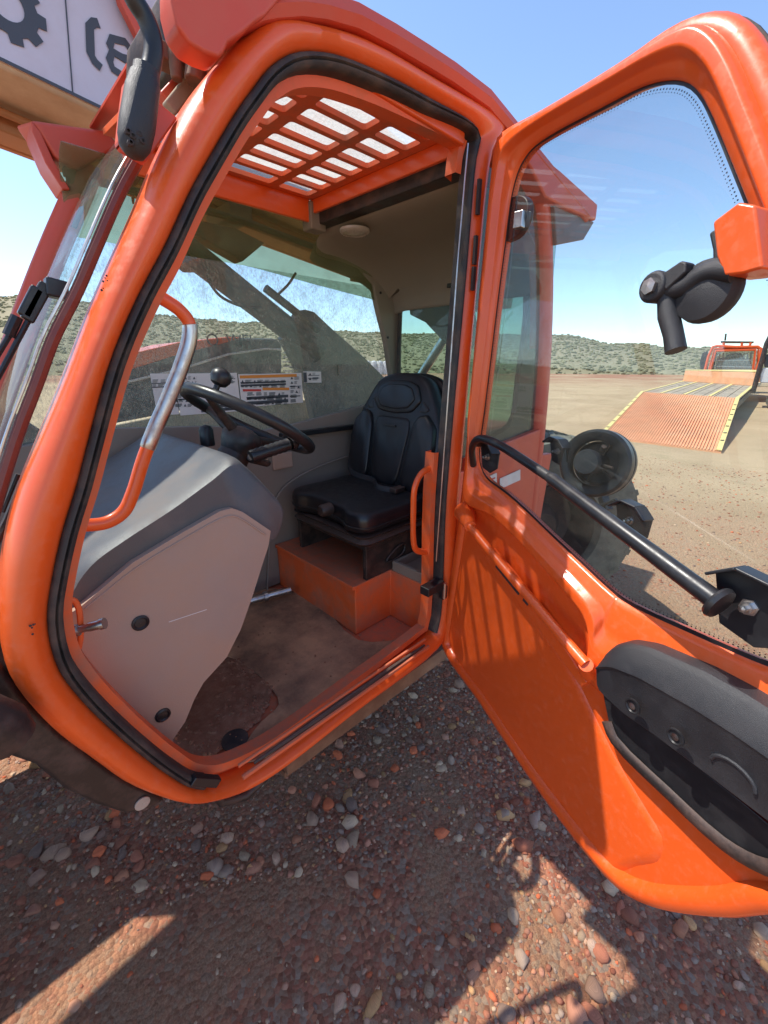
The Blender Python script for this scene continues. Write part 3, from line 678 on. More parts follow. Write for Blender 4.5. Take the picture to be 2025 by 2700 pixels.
# pedal / hose fitting on the floor
b = MB(); a0, a1 = at_z(655, 1585, .80), at_z(765, 1555, .80); b.tube([a0, a0.lerp(a1, .35), a0.lerp(a1, .36), a0.lerp(a1, .45), a0.lerp(a1, .46), a1], [.016, .016, .022, .022, .014, .017], 14); b.make('floor_hose', M['chrome'], TH)

# ---- seat
S = bpy.data.objects.new('seat', None); S.location = (0, 0, 0); link(S, TH); S.location = V((1.1, .47, PZ)); S.matrix_parent_inverse = Matrix.Translation(-TH.location)
SOFF = S.location.copy()
def seatpart(o):
    o.parent = S; o.matrix_parent_inverse = Matrix.Translation(-SOFF); return o
def sp_(b, name, mt, **kw): 
    o = b.make(name, mt, None, **kw); return seatpart(o)
sx0, sx1, sy0, sy1 = .90, 1.40, .245, .70
# black suspension box, open at the front
b = MB(); zb, zt_ = PZ, PZ+.135
b.box((1.18, sy0+.012, (zb+zt_)/2), (.235, .010, .067)); b.box((1.18, sy1-.012, (zb+zt_)/2), (.235, .010, .067)); b.box((1.18, (sy0+sy1)/2, zt_), (.238, (sy1-sy0)/2, .008)); b.box((1.40, (sy0+sy1)/2, (zb+zt_)/2), (.01, (sy1-sy0)/2, .066))
sp_(b, 'seat_base', M['black_dirty'], bevel=.003)
b = MB(); c = V((1.10, sy0, PZ+.07)); rr = []
for (dx, dz) in ((-.05, -.02), (-.02, -.028), (.045, -.012), (.055, .02), (.03, .026), (-.03, .0)): rr.append(c+V((dx, -.004, dz)))
b.tube(smoothloop(rr, 4)+[smoothloop(rr, 4)[0]], .004, 6, cap=False); sp_(b, 'base_emboss', M['black_dirty'])
# bellows
b = MB()
for k in range(4):
    zz = PZ+.145+.014*k; w2 = .015 if k % 2 else .0
    L_ = []
    for (cx_, cy_, a0_) in ((1.36, .66, 0), (.96, .66, 90), (.96, .27, 180), (1.36, .27, 270)):
        for j in range(5): a = radians(a0_+22.5*j); L_.append(V((cx_+(.03+w2)*cos(a), cy_+(.03+w2)*sin(a), zz)))
    if k == 0: LL = [L_]
    else: LL.append(L_)
vs, fs = loft(LL); fs.append(tuple(range(len(LL[0])))); n0 = (len(LL)-1)*len(LL[0]); fs.append(tuple(n0+i for i in range(len(LL[0]))))
seatpart(obj('seat_bellows', vs, fs, M['black_dirty'], None, auto=80))
def cushion(name, outline, thick, nrm, puff, mt, lin=False):
    """rounded upholstered pad: planar outline, domed top along nrm"""
    O = resample([p for a, b_ in zip(outline, outline[1:]+outline[:1]) for p in (a.lerp(b_, .12), a.lerp(b_, .5), a.lerp(b_, .88))], 60) if lin else smoothloop(outline, 6)
    c = sum(O, V())/len(O); nrm = nrm.normalized(); loops = []
    for (s_, h) in ((.90, 0), (.985, .1), (1, .35), (1, .6), (.985, .85), (.95, .97), (.90, 1.0), (.78, 1.0+puff*.6), (.5, 1.0+puff*.9), (.2, 1.0+puff)):
        loops.append([c+(p-c)*s_+nrm*(thick*h) for p in O])
    vs, fs = loft(loops); n = len(O); fs.append(tuple(range(n))); vs.append(c+nrm*thick*(1+puff)); k = len(vs)-1; o_ = (len(loops)-1)*n
    for i in range(n): fs.append((o_+i, o_+(i+1) % n, k))
    return vs, fs
cz = PZ+.195
cl = [V(p) for p in [(.93, .235, cz), (.905, .30, cz), (.93, .37, cz), (.935, .47, cz), (.93, .57, cz), (.905, .64, cz), (.93, .70, cz), (1.05, .715, cz), (1.35, .70, cz), (1.38, .62, cz), (1.38, .33, cz), (1.35, .25, cz), (1.05, .222, cz)]]
vs, fs = cushion('c', cl, .085, Z, .10, None); seatpart(obj('seat_cushion', vs, fs, M['vinyl'], None, auto=70))
b = MB(); b.tube([p for p in smoothloop([V((p.x*1.0, p.y, cz+.028)) for p in cl], 5)]+[smoothloop([V((p.x, p.y, cz+.028)) for p in cl], 5)[0]], .0035, 6, cap=False); sp_(b, 'cushion_piping', M['black'])
b = MB(); kp = at_x(855, 1345, .90); b.tube([kp+V((.03, 0, 0)), kp+V((-.012, 0, 0)), kp+V((-.02, 0, 0))], [.024, .024, .018], 18); sp_(b, 'weight_knob', M['black_dirty'])
# backrest: leaning plane
bx = 1.30; bn = V((-.97, 0, .24)).normalized(); bu = V((.24, 0, .97)).normalized()
B0 = V((bx, .47, cz+.06))
def bp_(y, h, off=0): return B0 + V((0, y-.47, 0)) + bu*h + bn*off
bo = [(.255, .02), (.215, .12), (.205, .22), (.225, .30), (.275, .40), (.33, .475), (.40, .50), (.47, .505), (.54, .50), (.61, .475), (.665, .40), (.715, .30), (.735, .22), (.725, .12), (.685, .02), (.58, -.03), (.47, -.035), (.36, -.03)]
vs, fs = cushion('b', [bp_(y, h, -.03) for y, h in bo], .075, bn, .16, None); seatpart(obj('seat_backrest', vs, fs, M['vinyl'], None, auto=70))
vs, fs = cushion('b', [bp_(.47+(y-.47)*1.06, h*1.03, -.075) for y, h in bo], .04, bn, .02, None); seatpart(obj('backrest_shell', vs, fs, M['black'], None, auto=70))
def welt(pts, r=.0045, off=.055):
    b = MB(); L_ = smoothloop([bp_(y, h, off) for y, h in pts], 5); b.tube(L_+[L_[0]], r, 8, cap=False); sp_(b, 'backrest_seam', M['vinyl'])
hexp = [(.36, .445), (.41, .465), (.53, .465), (.58, .445), (.61, .385), (.57, .335), (.47, .325), (.37, .335), (.33, .385)]
def pad(name, pts, off, th, puff=.15):
    vs, fs = cushion('p', [bp_(y, h, off) for y, h in pts], th, bn, puff, None, True); seatpart(obj(name, vs, fs, M['vinyl'], None, auto=45))
pad('headrest_pad', hexp, .045, .018)
pad('headrest_inset', [(.47+(y-.47)*.80, .395+(h-.395)*.74) for y, h in hexp], .060, .010, .05)
pad('back_panel', [(.375, .312), (.565, .312), (.575, .26), (.555, .05), (.53, .015), (.41, .015), (.385, .05), (.365, .26)], .034, .030)
pad('side_bolster', [(.235, .285), (.285, .335), (.325, .325), (.352, .27), (.368, .05), (.335, -.005), (.27, .0), (.235, .09), (.222, .2)], .022, .048, .12)
pad('side_bolster', [(.705, .285), (.655, .335), (.615, .325), (.588, .27), (.572, .05), (.605, -.005), (.67, .0), (.705, .09), (.718, .2)], .022, .048, .12)
pad('shoulder_panel', [(.345, .335), (.325, .39), (.285, .355), (.30, .335)], .03, .022, .1); pad('shoulder_panel', [(.595, .335), (.615, .39), (.655, .355), (.64, .335)], .03, .022, .1)
b = MB(); b.box(bp_(.47, .272, .071), (.003, .035, .005), Matrix((bn, Y, bu)).transposed()); sp_(b, 'logo_patch', M['black'], bevel=.002)
# lap belt webbing and buckle
bl = [bp_(.70, .26, .05), bp_(.72, .14, .045), bp_(.67, .04, .075), V((1.22, .50, cz+.105)), V((1.16, .40, cz+.103)), V((1.18, .33, cz+.10))]
b = MB(); b.tube(smoothloop(bl, 6, False), .012, 8, flat=.16, upv=(0, 1, 0)); sp_(b, 'seat_belt', M['black_tex'])
b = MB(); b.box(V((1.19, .32, cz+.105)), (.03, .018, .01)); sp_(b, 'belt_buckle', M['black_dirty'], bevel=.004)
b = MB(); b.box(bp_(.235, .15, .03), (.012, .01, .02)); sp_(b, 'belt_latch', M['black'], bevel=.004)

# ---- steering column, wheel, levers
SW = V((.615, .40, 1.585)); sn = V((.53, 0, .85)).normalized(); su = V((.85, 0, -.53)).normalized()
SO = bpy.data.objects.new('steering_wheel', None); SO.location = SW; sc.collection.objects.link(SO); SO.parent = TH; SO.matrix_parent_inverse = Matrix.Translation(-TH.location)
def swp(b, name, mt, **kw):
    o = b.make(name, mt, None, **kw); o.parent = SO; o.matrix_parent_inverse = Matrix.Translation(-SW); return o
R_ = .195
b = MB(); pts = [SW+(su*cos(a)+Y*sin(a))*R_ for a in [2*pi*k/56 for k in range(57)]]; b.tube(pts, .0165, 14, cap=False); swp(b, 'wheel_rim', M['black'])
b = MB()
for a in (radians(200), radians(20), radians(110)):
    d = su*cos(a)+Y*sin(a); b.tube([SW-sn*.05+d*.035, SW-sn*.03+d*.10, SW+d*(R_-.006)], [.017, .014, .010], 10, flat=.55, upv=tuple(sn))
swp(b, 'wheel_spoke', M['black_dirty'])
b = MB(); b.lathe(SW-sn*.11, sn, [(.045, 0), (.058, .03), (.062, .055), (.05, .075), (.02, .085), (.0005, .087)], 28); swp(b, 'wheel_hub', M['black_dirty'])
ka = radians(155); kd = su*cos(ka)-Y*sin(ka)*.9; kp = SW+su*(-.165)-Y*(.085)
b = MB(); b.tube([kp+sn*.005, kp+sn*.035], [.008, .008], 10); b.lathe(kp+sn*.028, sn, [(.006, 0), (.02, .006), (.027, .02), (.026, .034), (.016, .045), (.0005, .048)], 20); swp(b, 'spinner_knob', M['black'])
b = MB(); b.tube([SW-sn*.09, SW-sn*.20+V((-.02, 0, 0)), V((.44, .40, 1.25))], [.045, .055, .08], 18); b.make('steering_column', M['black_dirty'], TH)
b = MB(); e = SW-sn*.10; b.tube([e, e+V((.02, -.05, -.02)), e+V((.05, -.09, -.03))], [.012, .012, .012], 10); 
h0 = at_y(660, 1205, .26); h1 = at_y(765, 1170, .26); b.tube([e+V((.05, -.09, -.03)), h0], .010, 8); b.make('lever_arm', M['black_dirty'], TH)
b = MB(); n_ = 16; b.tube([h0.lerp(h1, i/n_) for i in range(n_+1)], [.017+(.0018 if i % 2 else 0) for i in range(n_)]+[.012], 14); b.lathe(h1, (h1-h0), [(.019, 0), (.021, .012), (.014, .024), (.0005, .026)], 16); b.make('direction_lever', M['black'], TH)
b = MB(); q = at_y(545, 1150, .55); b.lathe(q-Z*.03, Z, [(.022, 0), (.022, .05), (.015, .062), (.0005, .066)], 16); b.make('switch_knob', M['black'], TH)

# ---- dash cowl and side panel
cp = [(150,1560),(205,1470),(300,1400),(430,1318),(540,1240),(600,1198),(640,1225),(690,1275),(732,1328),(728,1370),(712,1402),(640,1400),(600,1400),(400,1500),(160,1640)]
CY = .19
cpr = [at_y(x, y, CY) for x, y in cp]
top_e = smoothloop([p for p in cpr], 4)
loops = []
for (yy, s_) in ((CY-.055, .93), (CY-.045, .965), (CY-.02, .99), (CY+.03, 1.0), (CY+.2, 1.005), (CY+.55, 1.0)):
    cc = at_y(430, 1480, CY)
    loops.append([V((cc.x+(p.x-cc.x)*s_, yy, cc.z+(p.z-cc.z)*s_)) for p in top_e])
vs, fs = loft(loops); n = len(top_e); fs.append(tuple(range(n))); fs.append(tuple((len(loops)-1)*n+i for i in range(n)))
obj('dash_cowl', vs, fs, M['cowl'], TH, auto=55)
pp = [(150,1640),(215,1598),(348,1485),(480,1405),(580,1348),(612,1340),(640,1350),(714,1400),(708,1440),(690,1495),(665,1575),(635,1660),(598,1733),(537,1800),(513,1843),(488,1904),(456,1950),(470,1985),(494,2002),(403,1941),(305,1855),(207,1745),(150,1690)]
PYp = .118
b = MB(); b.prism([at_y(x, y, PYp) for x, y in pp], V((0, .35, 0))); b.make('dash_side_panel', M['pink_panel'], TH, smooth=True, bevel=.007, seg=3)
# raised crease along the top of the panel
crs = [at_y(x, y, PYp-.001) for x, y in [(225,1605),(356,1500),(486,1420),(585,1366),(612,1360),(636,1368),(700,1410)]]
b = MB(); b.tube(smoothloop(crs, 4, False), .0022, 6); b.make('panel_crease', M['pink_panel'], TH)
for (x, y) in ((370, 1642), (429, 1885)):
    b = MB(); c = at_y(x, y, PYp); b.lathe(c, -Y, [(.0175, 0), (.0175, .003), (.0135, .005), (.011, .002), (.0005, .003)], 24); b.make('panel_plug', M['black'], TH)
b = MB(); b.bar(at_y(445, 1640, PYp), at_y(545, 1607, PYp), .0012, .0015); b.make('panel_scratch', M['white'], TH, smooth=False)
# windscreen, wiper gear, trim strip in front of the near pillar
ws_t = [at_y(*p, .06) for p in [(455,330),(367,418),(262,620),(156,870),(55,1120),(-20,1330)]]
wr = resample(ws_t, 24, False); wl = resample([at_y(*p, .82) for p in [(305,430),(262,500),(205,640),(145,790),(72,970),(-10,1200)]], 24, False)
g = []; mid_ = []
loopsW = []
for t in (0, .15, .35, .5, .65, .85, 1):
    bow = -.04*(1-(2*t-1)**2)
    loopsW.append([a.lerp(b_, t)+V((bow, 0, 0)) for a, b_ in zip(wr, wl)])
vs, fs = loft(loopsW, False); obj('windscreen', vs, fs, M['glass_screen'], TH, solid=.005)
st = smoothloop([at_y(*p, .05) for p in [(362,425),(318,505),(252,655),(205,765),(140,895),(98,1010),(50,1135),(10,1260),(-30,1400)]], 5, False)
b = MB(); b.tube(st, [.0095]*len(st), 8, flat=.9, upv=(0, 1, 0)); b.make('windscreen_trim', M['maroon'], TH)
b = MB(); b.tube([p+V((-.011, .0, .006)) for p in st], .0022, 6); b.make('trim_edge', M['chrome'], TH)
# wiper parallelogram on the screen
b = MB(); y_ = .12
for (a0, a1) in (((122, 750), (70, 845)), ((100, 760), (62, 835))): b.bar(at_y(*a0, y_), at_y(*a1, y_), .018, .018)
b.bar(at_y(118, 755, y_), at_y(178, 770, y_), .03, .028); b.make('wiper_mount', M['black'], TH, bevel=.003)
b = MB(); b.tube([at_y(75, 845, y_), at_y(0, 985, y_), at_y(-80, 1140, y_)], .004, 8); b.tube([at_y(45, 850, y_), at_y(0, 925, y_), at_y(-80, 1060, y_)], .004, 8); b.tube([at_y(45, 835, y_), at_y(22, 885, y_)], .008, 8); b.makes('wiper_arm', M['black'], TH)
b = MB(); b.tube([at_y(60, 1270, .07), at_y(20, 1370, .07), at_y(-20, 1450, .07)], .006, 8); b.tube([at_y(48, 1250, .09), at_y(8, 1350, .09)], .004, 8); b.makes('wiper_blade', M['black_dirty'], TH)
# mirror arm with boot
ma = smoothloop([at_y(*p, -.03) for p in [(330,-60),(352,-5),(385,50),(404,110),(400,170),(388,205)]], 6, False)
b = MB(); b.tube(ma, .0125, 14); b.make('mirror_arm', M['black'], TH)
bt = [at_y(*p, -.03) for p in [(386,182),(384,210),(383,212),(374,250),(362,330),(354,375),(347,400),(344,410)]]
b = MB(); b.tube(bt, [.0165, .0175, .0195, .0215, .0225, .021, .016, .008], 20); b.make('mirror_boot', M['black_tex'], TH)
b = MB(); 
for (x, y) in ((338, 345), (350, 357), (376, 371), (345, 375), (367, 352)): b.lathe(at_y(x, y, -.0500), -Y, [(.0035, -.01), (.004, .001), (.002, .002)], 8)
b.makes('boot_bolt', M['scuff'], TH)
br = [at_y(*p, .01) for p in [(330,210),(318,300),(310,375),(320,390),(385,428),(470,310),(415,265)]]
b = MB(); b.prism(br, V((0, .02, 0))); b.make('mirror_bracket', M['orange_red'], TH, bevel=.004)
# red cover at the roof's front corner, and the joints under it
fc_ = [at_y(*p, -.045) for p in [(450,-60),(452,0),(468,70),(500,115),(540,138),(577,152),(592,138),(604,112),(641,88),(672,60),(702,40),(745,-10),(790,-70)]]
b = MB(); b.prism(fc_, V((0, .05, 0))); b.make('roof_front_cover', M['orange_red'], TH, bevel=.006)
b = MB(); 
b.prism([at_y(*p, .12) for p in [(425,-30),(420,60),(440,120),(440,170),(470,205),(520,215),(560,150),(500,60),(470,-30)]], V((0, .2, 0))); b.make('light_housing', M['black_dirty'], TH, bevel=.008)
b = MB(); b.tube([at_y(466, 90, .08), at_y(462, 150, .08), at_y(466, 212, .08)], [.014, .012, .009], 10); b.tube([at_y(520, 150, .06), at_y(515, 220, .06)], [.016, .018], 10); b.box(at_y(455, 160, .1), (.025, .02, .012)); b.makes('light_bracket', M['rust'], TH, bevel=.003)
b = MB(); b.bar(at_y(428, 268, .15), at_y(495, 195, .15), .03, .02); b.make('roof_bracket', M['orange_red'], TH, bevel=.004)
b = MB(); b.bar(at_y(445, 290, .12), at_y(505, 215, .12), .02, .022); b.make('roof_edge_glass', M['wood'], TH, bevel=.004)
# red work-light guard at the far front corner
gp = [at_y(*p, .80) for p in [(82,316),(190,332),(285,345),(318,385),(262,422),(204,452),(150,420),(108,355)]]
b = MB(); b.prism(gp, V((-.02, .12, .02))); b.make('light_guard', M['orange_red'], TH, bevel=.01)
b = MB(); b.prism([at_y(*p, .80) for p in [(82,316),(108,350),(140,420),(185,500),(165,500),(120,430),(84,345)]], V((0, .1, 0))); b.make('guard_side', M['orange_red'], TH, bevel=.003)
b = MB(); b.tube([at_y(185, 445, .83), at_y(190, 490, .83)], [.016, .012], 10); b.tube([at_y(228, 450, .83), at_y(228, 482, .83)], [.014, .012], 10); b.tube([at_y(205, 460, .86), at_y(212, 500, .86)], .02, 10); b.makes('work_light_joint', M['rust'], TH)
b = MB(); b.tube([at_y(260, 445, .7), at_y(235, 500, .7), at_y(195, 600, .7)], .006, 8); b.make('screen_stay', M['black_dirty'], TH)
# orange loop grab handle by the pillar, with a worn bare grip
hd = smoothloop([at_y(*p, .085) for p in [(395,762),(425,785),(470,815),(498,850),(500,890),(480,960),(440,1060),(405,1140),(375,1220),(350,1300),(325,1350),(280,1378),(215,1385),(180,1383)]], 6, False)
nn = len(hd)
b = MB(); b.tube(hd, .0125, 14, flat=.8); b.make('grab_handle', M['orange'], TH)
sg = hd[int(nn*.24):int(nn*.60)]
b = MB(); b.tube(sg, [.006]+[.0145]*(len(sg)-2)+[.006], 14, flat=.8); b.make('worn_grip', M['chrome'], TH)
# striker bracket low on the pillar
sb_ = smoothloop([at_y(*p, .05) for p in [(165,1588),(192,1582),(206,1600),(212,1640),(210,1700),(196,1730),(175,1738)]], 4, False)
b = MB(); b.tube(sb_, .005, 8, flat=.7); b.make('striker_bracket', M['orange'], TH)
b = MB(); a0, a1 = at_y(190, 1665, .05), at_y(276, 1643, .02); b.tube([a0, a0.lerp(a1, .2), a0.lerp(a1, .22), a0.lerp(a1, .5), a0.lerp(a1, .52), a0.lerp(a1, .85), a0.lerp(a1, .87), a1], [.011, .011, .007, .007, .0085, .0085, .0105, .0105], 14); b.make('door_striker', M['chrome'], TH)

# ---- B pillar details: interior rail loop, hinge, jamb strips
lp = smoothloop([at_y(*p, .04) for p in [(1165,1222),(1140,1232),(1110,1250),(1094,1285),(1090,1350),(1090,1420),(1096,1448),(1120,1456),(1150,1452)]], 5, False)
b = MB(); b.tube(lp, .0085, 12, flat=1.3, upv=(0, 1, 0)); b.make('entry_handrail', M['orange'], TH)
b = MB(); b.bar(at_y(1156, 1225, .045), at_y(1135, 1560, .045), .014, .03, upv=(1, 0, 0)); b.make('handrail_plate', M['orange'], TH, bevel=.004)
b = MB(); hp = at_y(1140, 1548, -.01); b.box(hp, (.045, .02, .016)); b.box(at_y(1168, 1560, -.025), (.012, .012, .026)); b.make('door_hinge', M['black'], TH, bevel=.004)
b = MB(); hp = at_y(1172, 1558, -.045); b.cyl(hp-Z*.03, hp+Z*.03, .006, 10); b.make('hinge_pin', M['chrome'], TH)
b = MB(); 
for (x, y, h) in ((1262, 520, .04), (1253, 660, .035), (1248, 735, .03)): b.box(at_y(x, y, -.03), (.006, .004, h))
b.makes('hinge_slot', M['scuff'], TH, smooth=False)
b = MB(); b.tube([at_y(1234, 378, -.006), at_y(1206, 700, -.006), at_y(1164, 1290, -.006), at_y(1150, 1480, -.006)], .0022, 8); b.make('chrome_strip', M['chrome'], TH, smooth=False)

# ---- rear quarter behind the hinge: post, glass, lower panel, visor
qb = [at_y(*p, .01) for p in [(1300,345),(1360,390),(1400,430),(1432,480),(1448,560),(1455,700),(1452,900),(1436,1130),(1405,1400),(1395,1500)]]
qi = [at_y(*p, .01) for p in [(1290,390),(1340,420),(1382,452),(1408,500),(1424,575),(1430,700),(1428,900),(1412,1135),(1385,1400),(1378,1500)]]
vs, fs = ring(smoothloop(qb, 4, False), smoothloop(qi, 4, False), -Y, [(0, -.08), (0, 0), (.3, .016), (.7, .016), (1, 0), (1, -.05)], False)
obj('rear_post', vs, fs, M['orange_red'], TH, auto=60)
gq = [V((1.17, .02, 1.3)), V((1.19, .02, 2.28)), V((1.5, .02, 2.30)), V((1.72, .02, 2.2)), V((1.79, .02, 1.4))]
b = MB(); b.prism(gq, V((0, .004, 0))); b.make('quarter_window', M['glass_green'], TH, smooth=False)
lq = [at_y(*p, -.002) for p in [(1235,1210),(1340,1165),(1437,1127),(1420,1290),(1405,1480),(1180,1600)]]
b = MB(); b.prism(lq, V((0, .03, 0))); b.make('rear_side_panel', M['orange_red'], TH, bevel=.005)
b = MB(); lq2 = [V((1.16, -.004, .75)), V((1.16, -.004, 1.40)), V((1.90, -.004, 1.36)), V((1.86, -.004, .9)), V((1.7, -.004, .75))]; b.prism([p+Y*.006 for p in lq2], V((0, .03, 0))); b.make('rear_lower_panel', M['orange_red'], TH, bevel=.005)
def qdec(x0, y0, x1, y1, name='side_decal'):
    b = MB(); P4 = [at_y(a, c, -.006) for a, c in ((x0, y0), (x1, y0-(x1-x0)*.45), (x1, y1-(x1-x0)*.45), (x0, y1))]; b.prism(P4, V((0, .001, 0))); o = b.make(name, M['white'], TH, smooth=False); return o, P4
o1, P4 = qdec(1276, 1262, 1310, 1315)
o2, P5 = qdec(1318, 1262, 1372, 1290); 
b = MB()
for k in range(4):
    a = P4[0].lerp(P4[3], .2+.2*k); c = P4[1].lerp(P4[2], .2+.2*k); b.bar(a.lerp(c, .15)-Y*.001, a.lerp(c, .85)-Y*.001, .001, .006)
b.make('decal_stripe', M['decal_red'], o1, smooth=False)
for o_ in o1.children: o_.matrix_parent_inverse = Matrix.Identity(4)
# visor: roof's rear overhang
vt = [V((1.25, -.03, 2.335)), V((1.6, -.04, 2.40)), at_y(1572, 535, -.04), at_y(1570, 575, -.03), at_y(1470, 540, -.03)]
b = MB(); b.prism([at_y(*p, -.035) for p in [(1345,345),(1385,372),(1480,450),(1577,538),(1572,582),(1500,552),(1440,520),(1400,440)]], V((0, .9, 0))); b.make('roof_rear_visor', M['orange_red'], TH, bevel=.008)
b = MB(); b.prism([at_y(*p, -.02) for p in [(1462,540),(1568,585),(1540,632),(1468,646)]], V((0, .85, 0))); b.make('visor_underside', M['cowl'], TH, bevel=.005)

# ---- door (real hinged panel, opened about 114 degrees from closed)
DO = bpy.data.objects.new('door', None); DO.location = A0; sc.collection.objects.link(DO); DO.parent = TH; DO.matrix_parent_inverse = Matrix.Translation(-TH.location)
def dp(b, name, mt, **kw):
    o = b.make(name, mt, None, **kw); o.parent = DO; o.matrix_parent_inverse = Matrix.Translation(-A0); return o
def dps(b, name, mt, **kw):
    for q in b.split(): dp(q, name, mt, **kw)
def dobj(name, vs, fs, mt, **kw):
    o = obj(name, vs, fs, mt, None, **kw); o.parent = DO; o.matrix_parent_inverse = Matrix.Translation(-A0); return o
def dd(l, off=0): return [at_d(a*K, b_*K, off) for a, b_ in l]
outline = dd([(1060,292),(1080,272),(1150,232),(1250,170),(1350,104),(1420,52),(1470,24),(1510,13),(1550,14),(1590,36),(1625,90),(1659,160)]) + [door_rz(r, z) for r, z in [(.80,1.95),(.90,1.77),(1.0,1.59),(1.085,1.42),(1.115,1.28),(1.10,1.13),(1.03,.97)]] + dd([(1659,1990),(1560,1996),(1450,1985),(1395,1972),(1340,1945),(1300,1910),(1250,1850),(1175,1750),(1100,1640),(1020,1515),(945,1400),(950,1330),(975,1150),(992,1000),(1008,800),(1025,600),(1040,450),(1052,330)])
glass = dd([(1018,985),(1030,880),(1045,750),(1060,620),(1075,500),(1085,420),(1102,358),(1128,316),(1165,288),(1220,256),(1300,213),(1350,184),(1390,169),(1430,163),(1462,168),(1490,192),(1515,240),(1560,350),(1600,450),(1659,590)]) + [door_rz(r, z) for r, z in [(.86,1.70),(.93,1.56),(.96,1.46),(.945,1.37)]] + dd([(1659,1450),(1600,1430),(1547,1407),(1461,1367),(1374,1327),(1313,1292),(1240,1224),(1165,1152),(1113,1100),(1073,1064),(1036,1036),(1022,1010)])
outS = smoothloop(outline, 3); glS = smoothloop(glass, 3)
b = MB(); b.prism([p-DN*.045 for p in outS], DN*.012, [[p-DN*.045 for p in glS]]); dp(b, 'door_skin', M['orange'], smooth=False)
# outer flange rim around the whole door
def inset(L_, d, nrm):
    n = len(L_); c = sum(L_, V())/n; out = []
    # orientation
    ar = V((0, 0, 0))
    for i in range(n): ar += (L_[i]-c).cross(L_[(i+1) % n]-c)
    sg_ = 1 if ar.dot(nrm) > 0 else -1
    for i in range(n):
        t = (L_[(i+1) % n]-L_[i-1]).normalized(); out.append(L_[i]+nrm.cross(t)*d*sg_)
    return out
def in_(L_, d): return inset(L_, d, DN)
def band(L_, ds, name, mt, **kw):
    """ds = [(inset, height)] profile swept round loop L_"""
    vs, fs = loft([[q+DN*h for q in in_(L_, d)] for d, h in ds]); return dobj(name, vs, fs, mt, **kw)
outR = resample(outS, 200)
band(outR, [(0, -.05), (-.002, -.03), (.004, -.018), (.02, -.014), (.034, -.018), (.040, -.034)], 'door_flange', M['orange'], auto=70)
band(outR, [(-.0028, -.054), (-.0028, -.047), (.01, -.046)], 'door_edge_seal', M['rubber'], auto=70)
# window surround: deep rounded moulding between traced lines
mo = dd([(1010,1000),(1000,1060),(1004,1090),(1060,1118),(1120,1172),(1190,1250),(1232,1298),(1258,1335),(1268,1370),(1268,1420),(1263,1470),(1280,1497),(1310,1518),(1400,1580),(1500,1655),(1590,1725),(1659,1780)]) + [door_rz(r, z) for r, z in [(1.03,1.16),(1.06,1.25),(1.035,1.40),(1.01,1.50),(.945,1.62),(.86,1.79)]] + dd([(1659,300),(1625,215),(1590,130),(1560,78),(1530,50),(1500,42),(1465,56),(1410,90),(1350,130),(1250,188),(1150,248),(1092,284),(1070,310),(1058,400),(1050,500),(1038,650),(1022,800),(1012,900)])
N_ = 260
mo = resample(smoothloop(mo, 4), N_); gl2 = resample(glS, N_*3)
gm = []
j_prev = None
# match each moulding point to the nearest glass-outline point, kept monotone by smoothing
for p in mo:
    gm.append(min(gl2, key=lambda q: (q-p).length_squared))
for _ in range(6): gm = [(gm[i-1]+gm[i]*2+gm[(i+1) % N_])/4 for i in range(N_)]
vs, fs = ring(mo, gm, DN, [(0, -.046), (.015, -.026), (.05, -.006), (.10, .003), (.15, .006), (.19, .0065), (.40, .008), (.46, .0075), (.50, .005), (.60, -.007), (.645, -.0105), (.69, -.012), (.93, -.018), (.98, -.022), (1, -.04)])
dobj('window_surround', vs, fs, M['orange'], auto=60)
b = MB(); b.prism([p-DN*.034 for p in in_(resample(glS, 160), -.012)], DN*.005); dp(b, 'door_glass', M['glass'], smooth=False)
# black ceramic band with dotted edge at the glass rim
gr_ = resample(glS, 160)
vs, fs = loft([[q-DN*.0275 for q in in_(gr_, d)] for d in (-.012, .005)]); dobj('glass_border', vs, fs, M['black'])
dots = resample(glS, 420); b = MB()
for row, (d, s_) in enumerate(((.0100, .0012), (.0140, .0008))):
    L_ = in_(dots, d)
    for i, p in enumerate(L_):
        c = p-DN*.0272; u1 = DU*s_; u2 = AX*s_
        b.add([c-u1-u2, c+u1-u2, c+u1+u2, c-u1+u2], [(0, 1, 2, 3)])
dp(b, 'glass_dots', M['black'], smooth=False)
# lower pressed panel (recess) with sloped edge
def P_(l, off=0): return [at_d(a, c, off) for a, c in l]
rec = P_([(1195,1330),(1250,1400),(1340,1530),(1440,1670),(1520,1790),(1560,1872),(1625,2000),(1709,2143),(1744,2201),(1745,2250),(1735,2270),(1680,2282),(1609,2294),(1551,2226),(1477,2118),(1387,2012),(1300,1905),(1240,1800),(1190,1700),(1175,1600),(1180,1450)], -.033)
rr_ = resample(smoothloop(rec, 4), 120)
rin = in_(rr_, .018)
vs, fs = loft([[p-DN*.002 for p in in_(rr_, -.004)], [p+DN*.0004 for p in rr_], [p+DN*.0055 for p in in_(rr_, .009)], [p+DN*.006 for p in rin]]); n = len(rr_); fs.append(tuple(3*n+i for i in range(n)))
dobj('pressed_panel', vs, fs, M['orange'], auto=70)
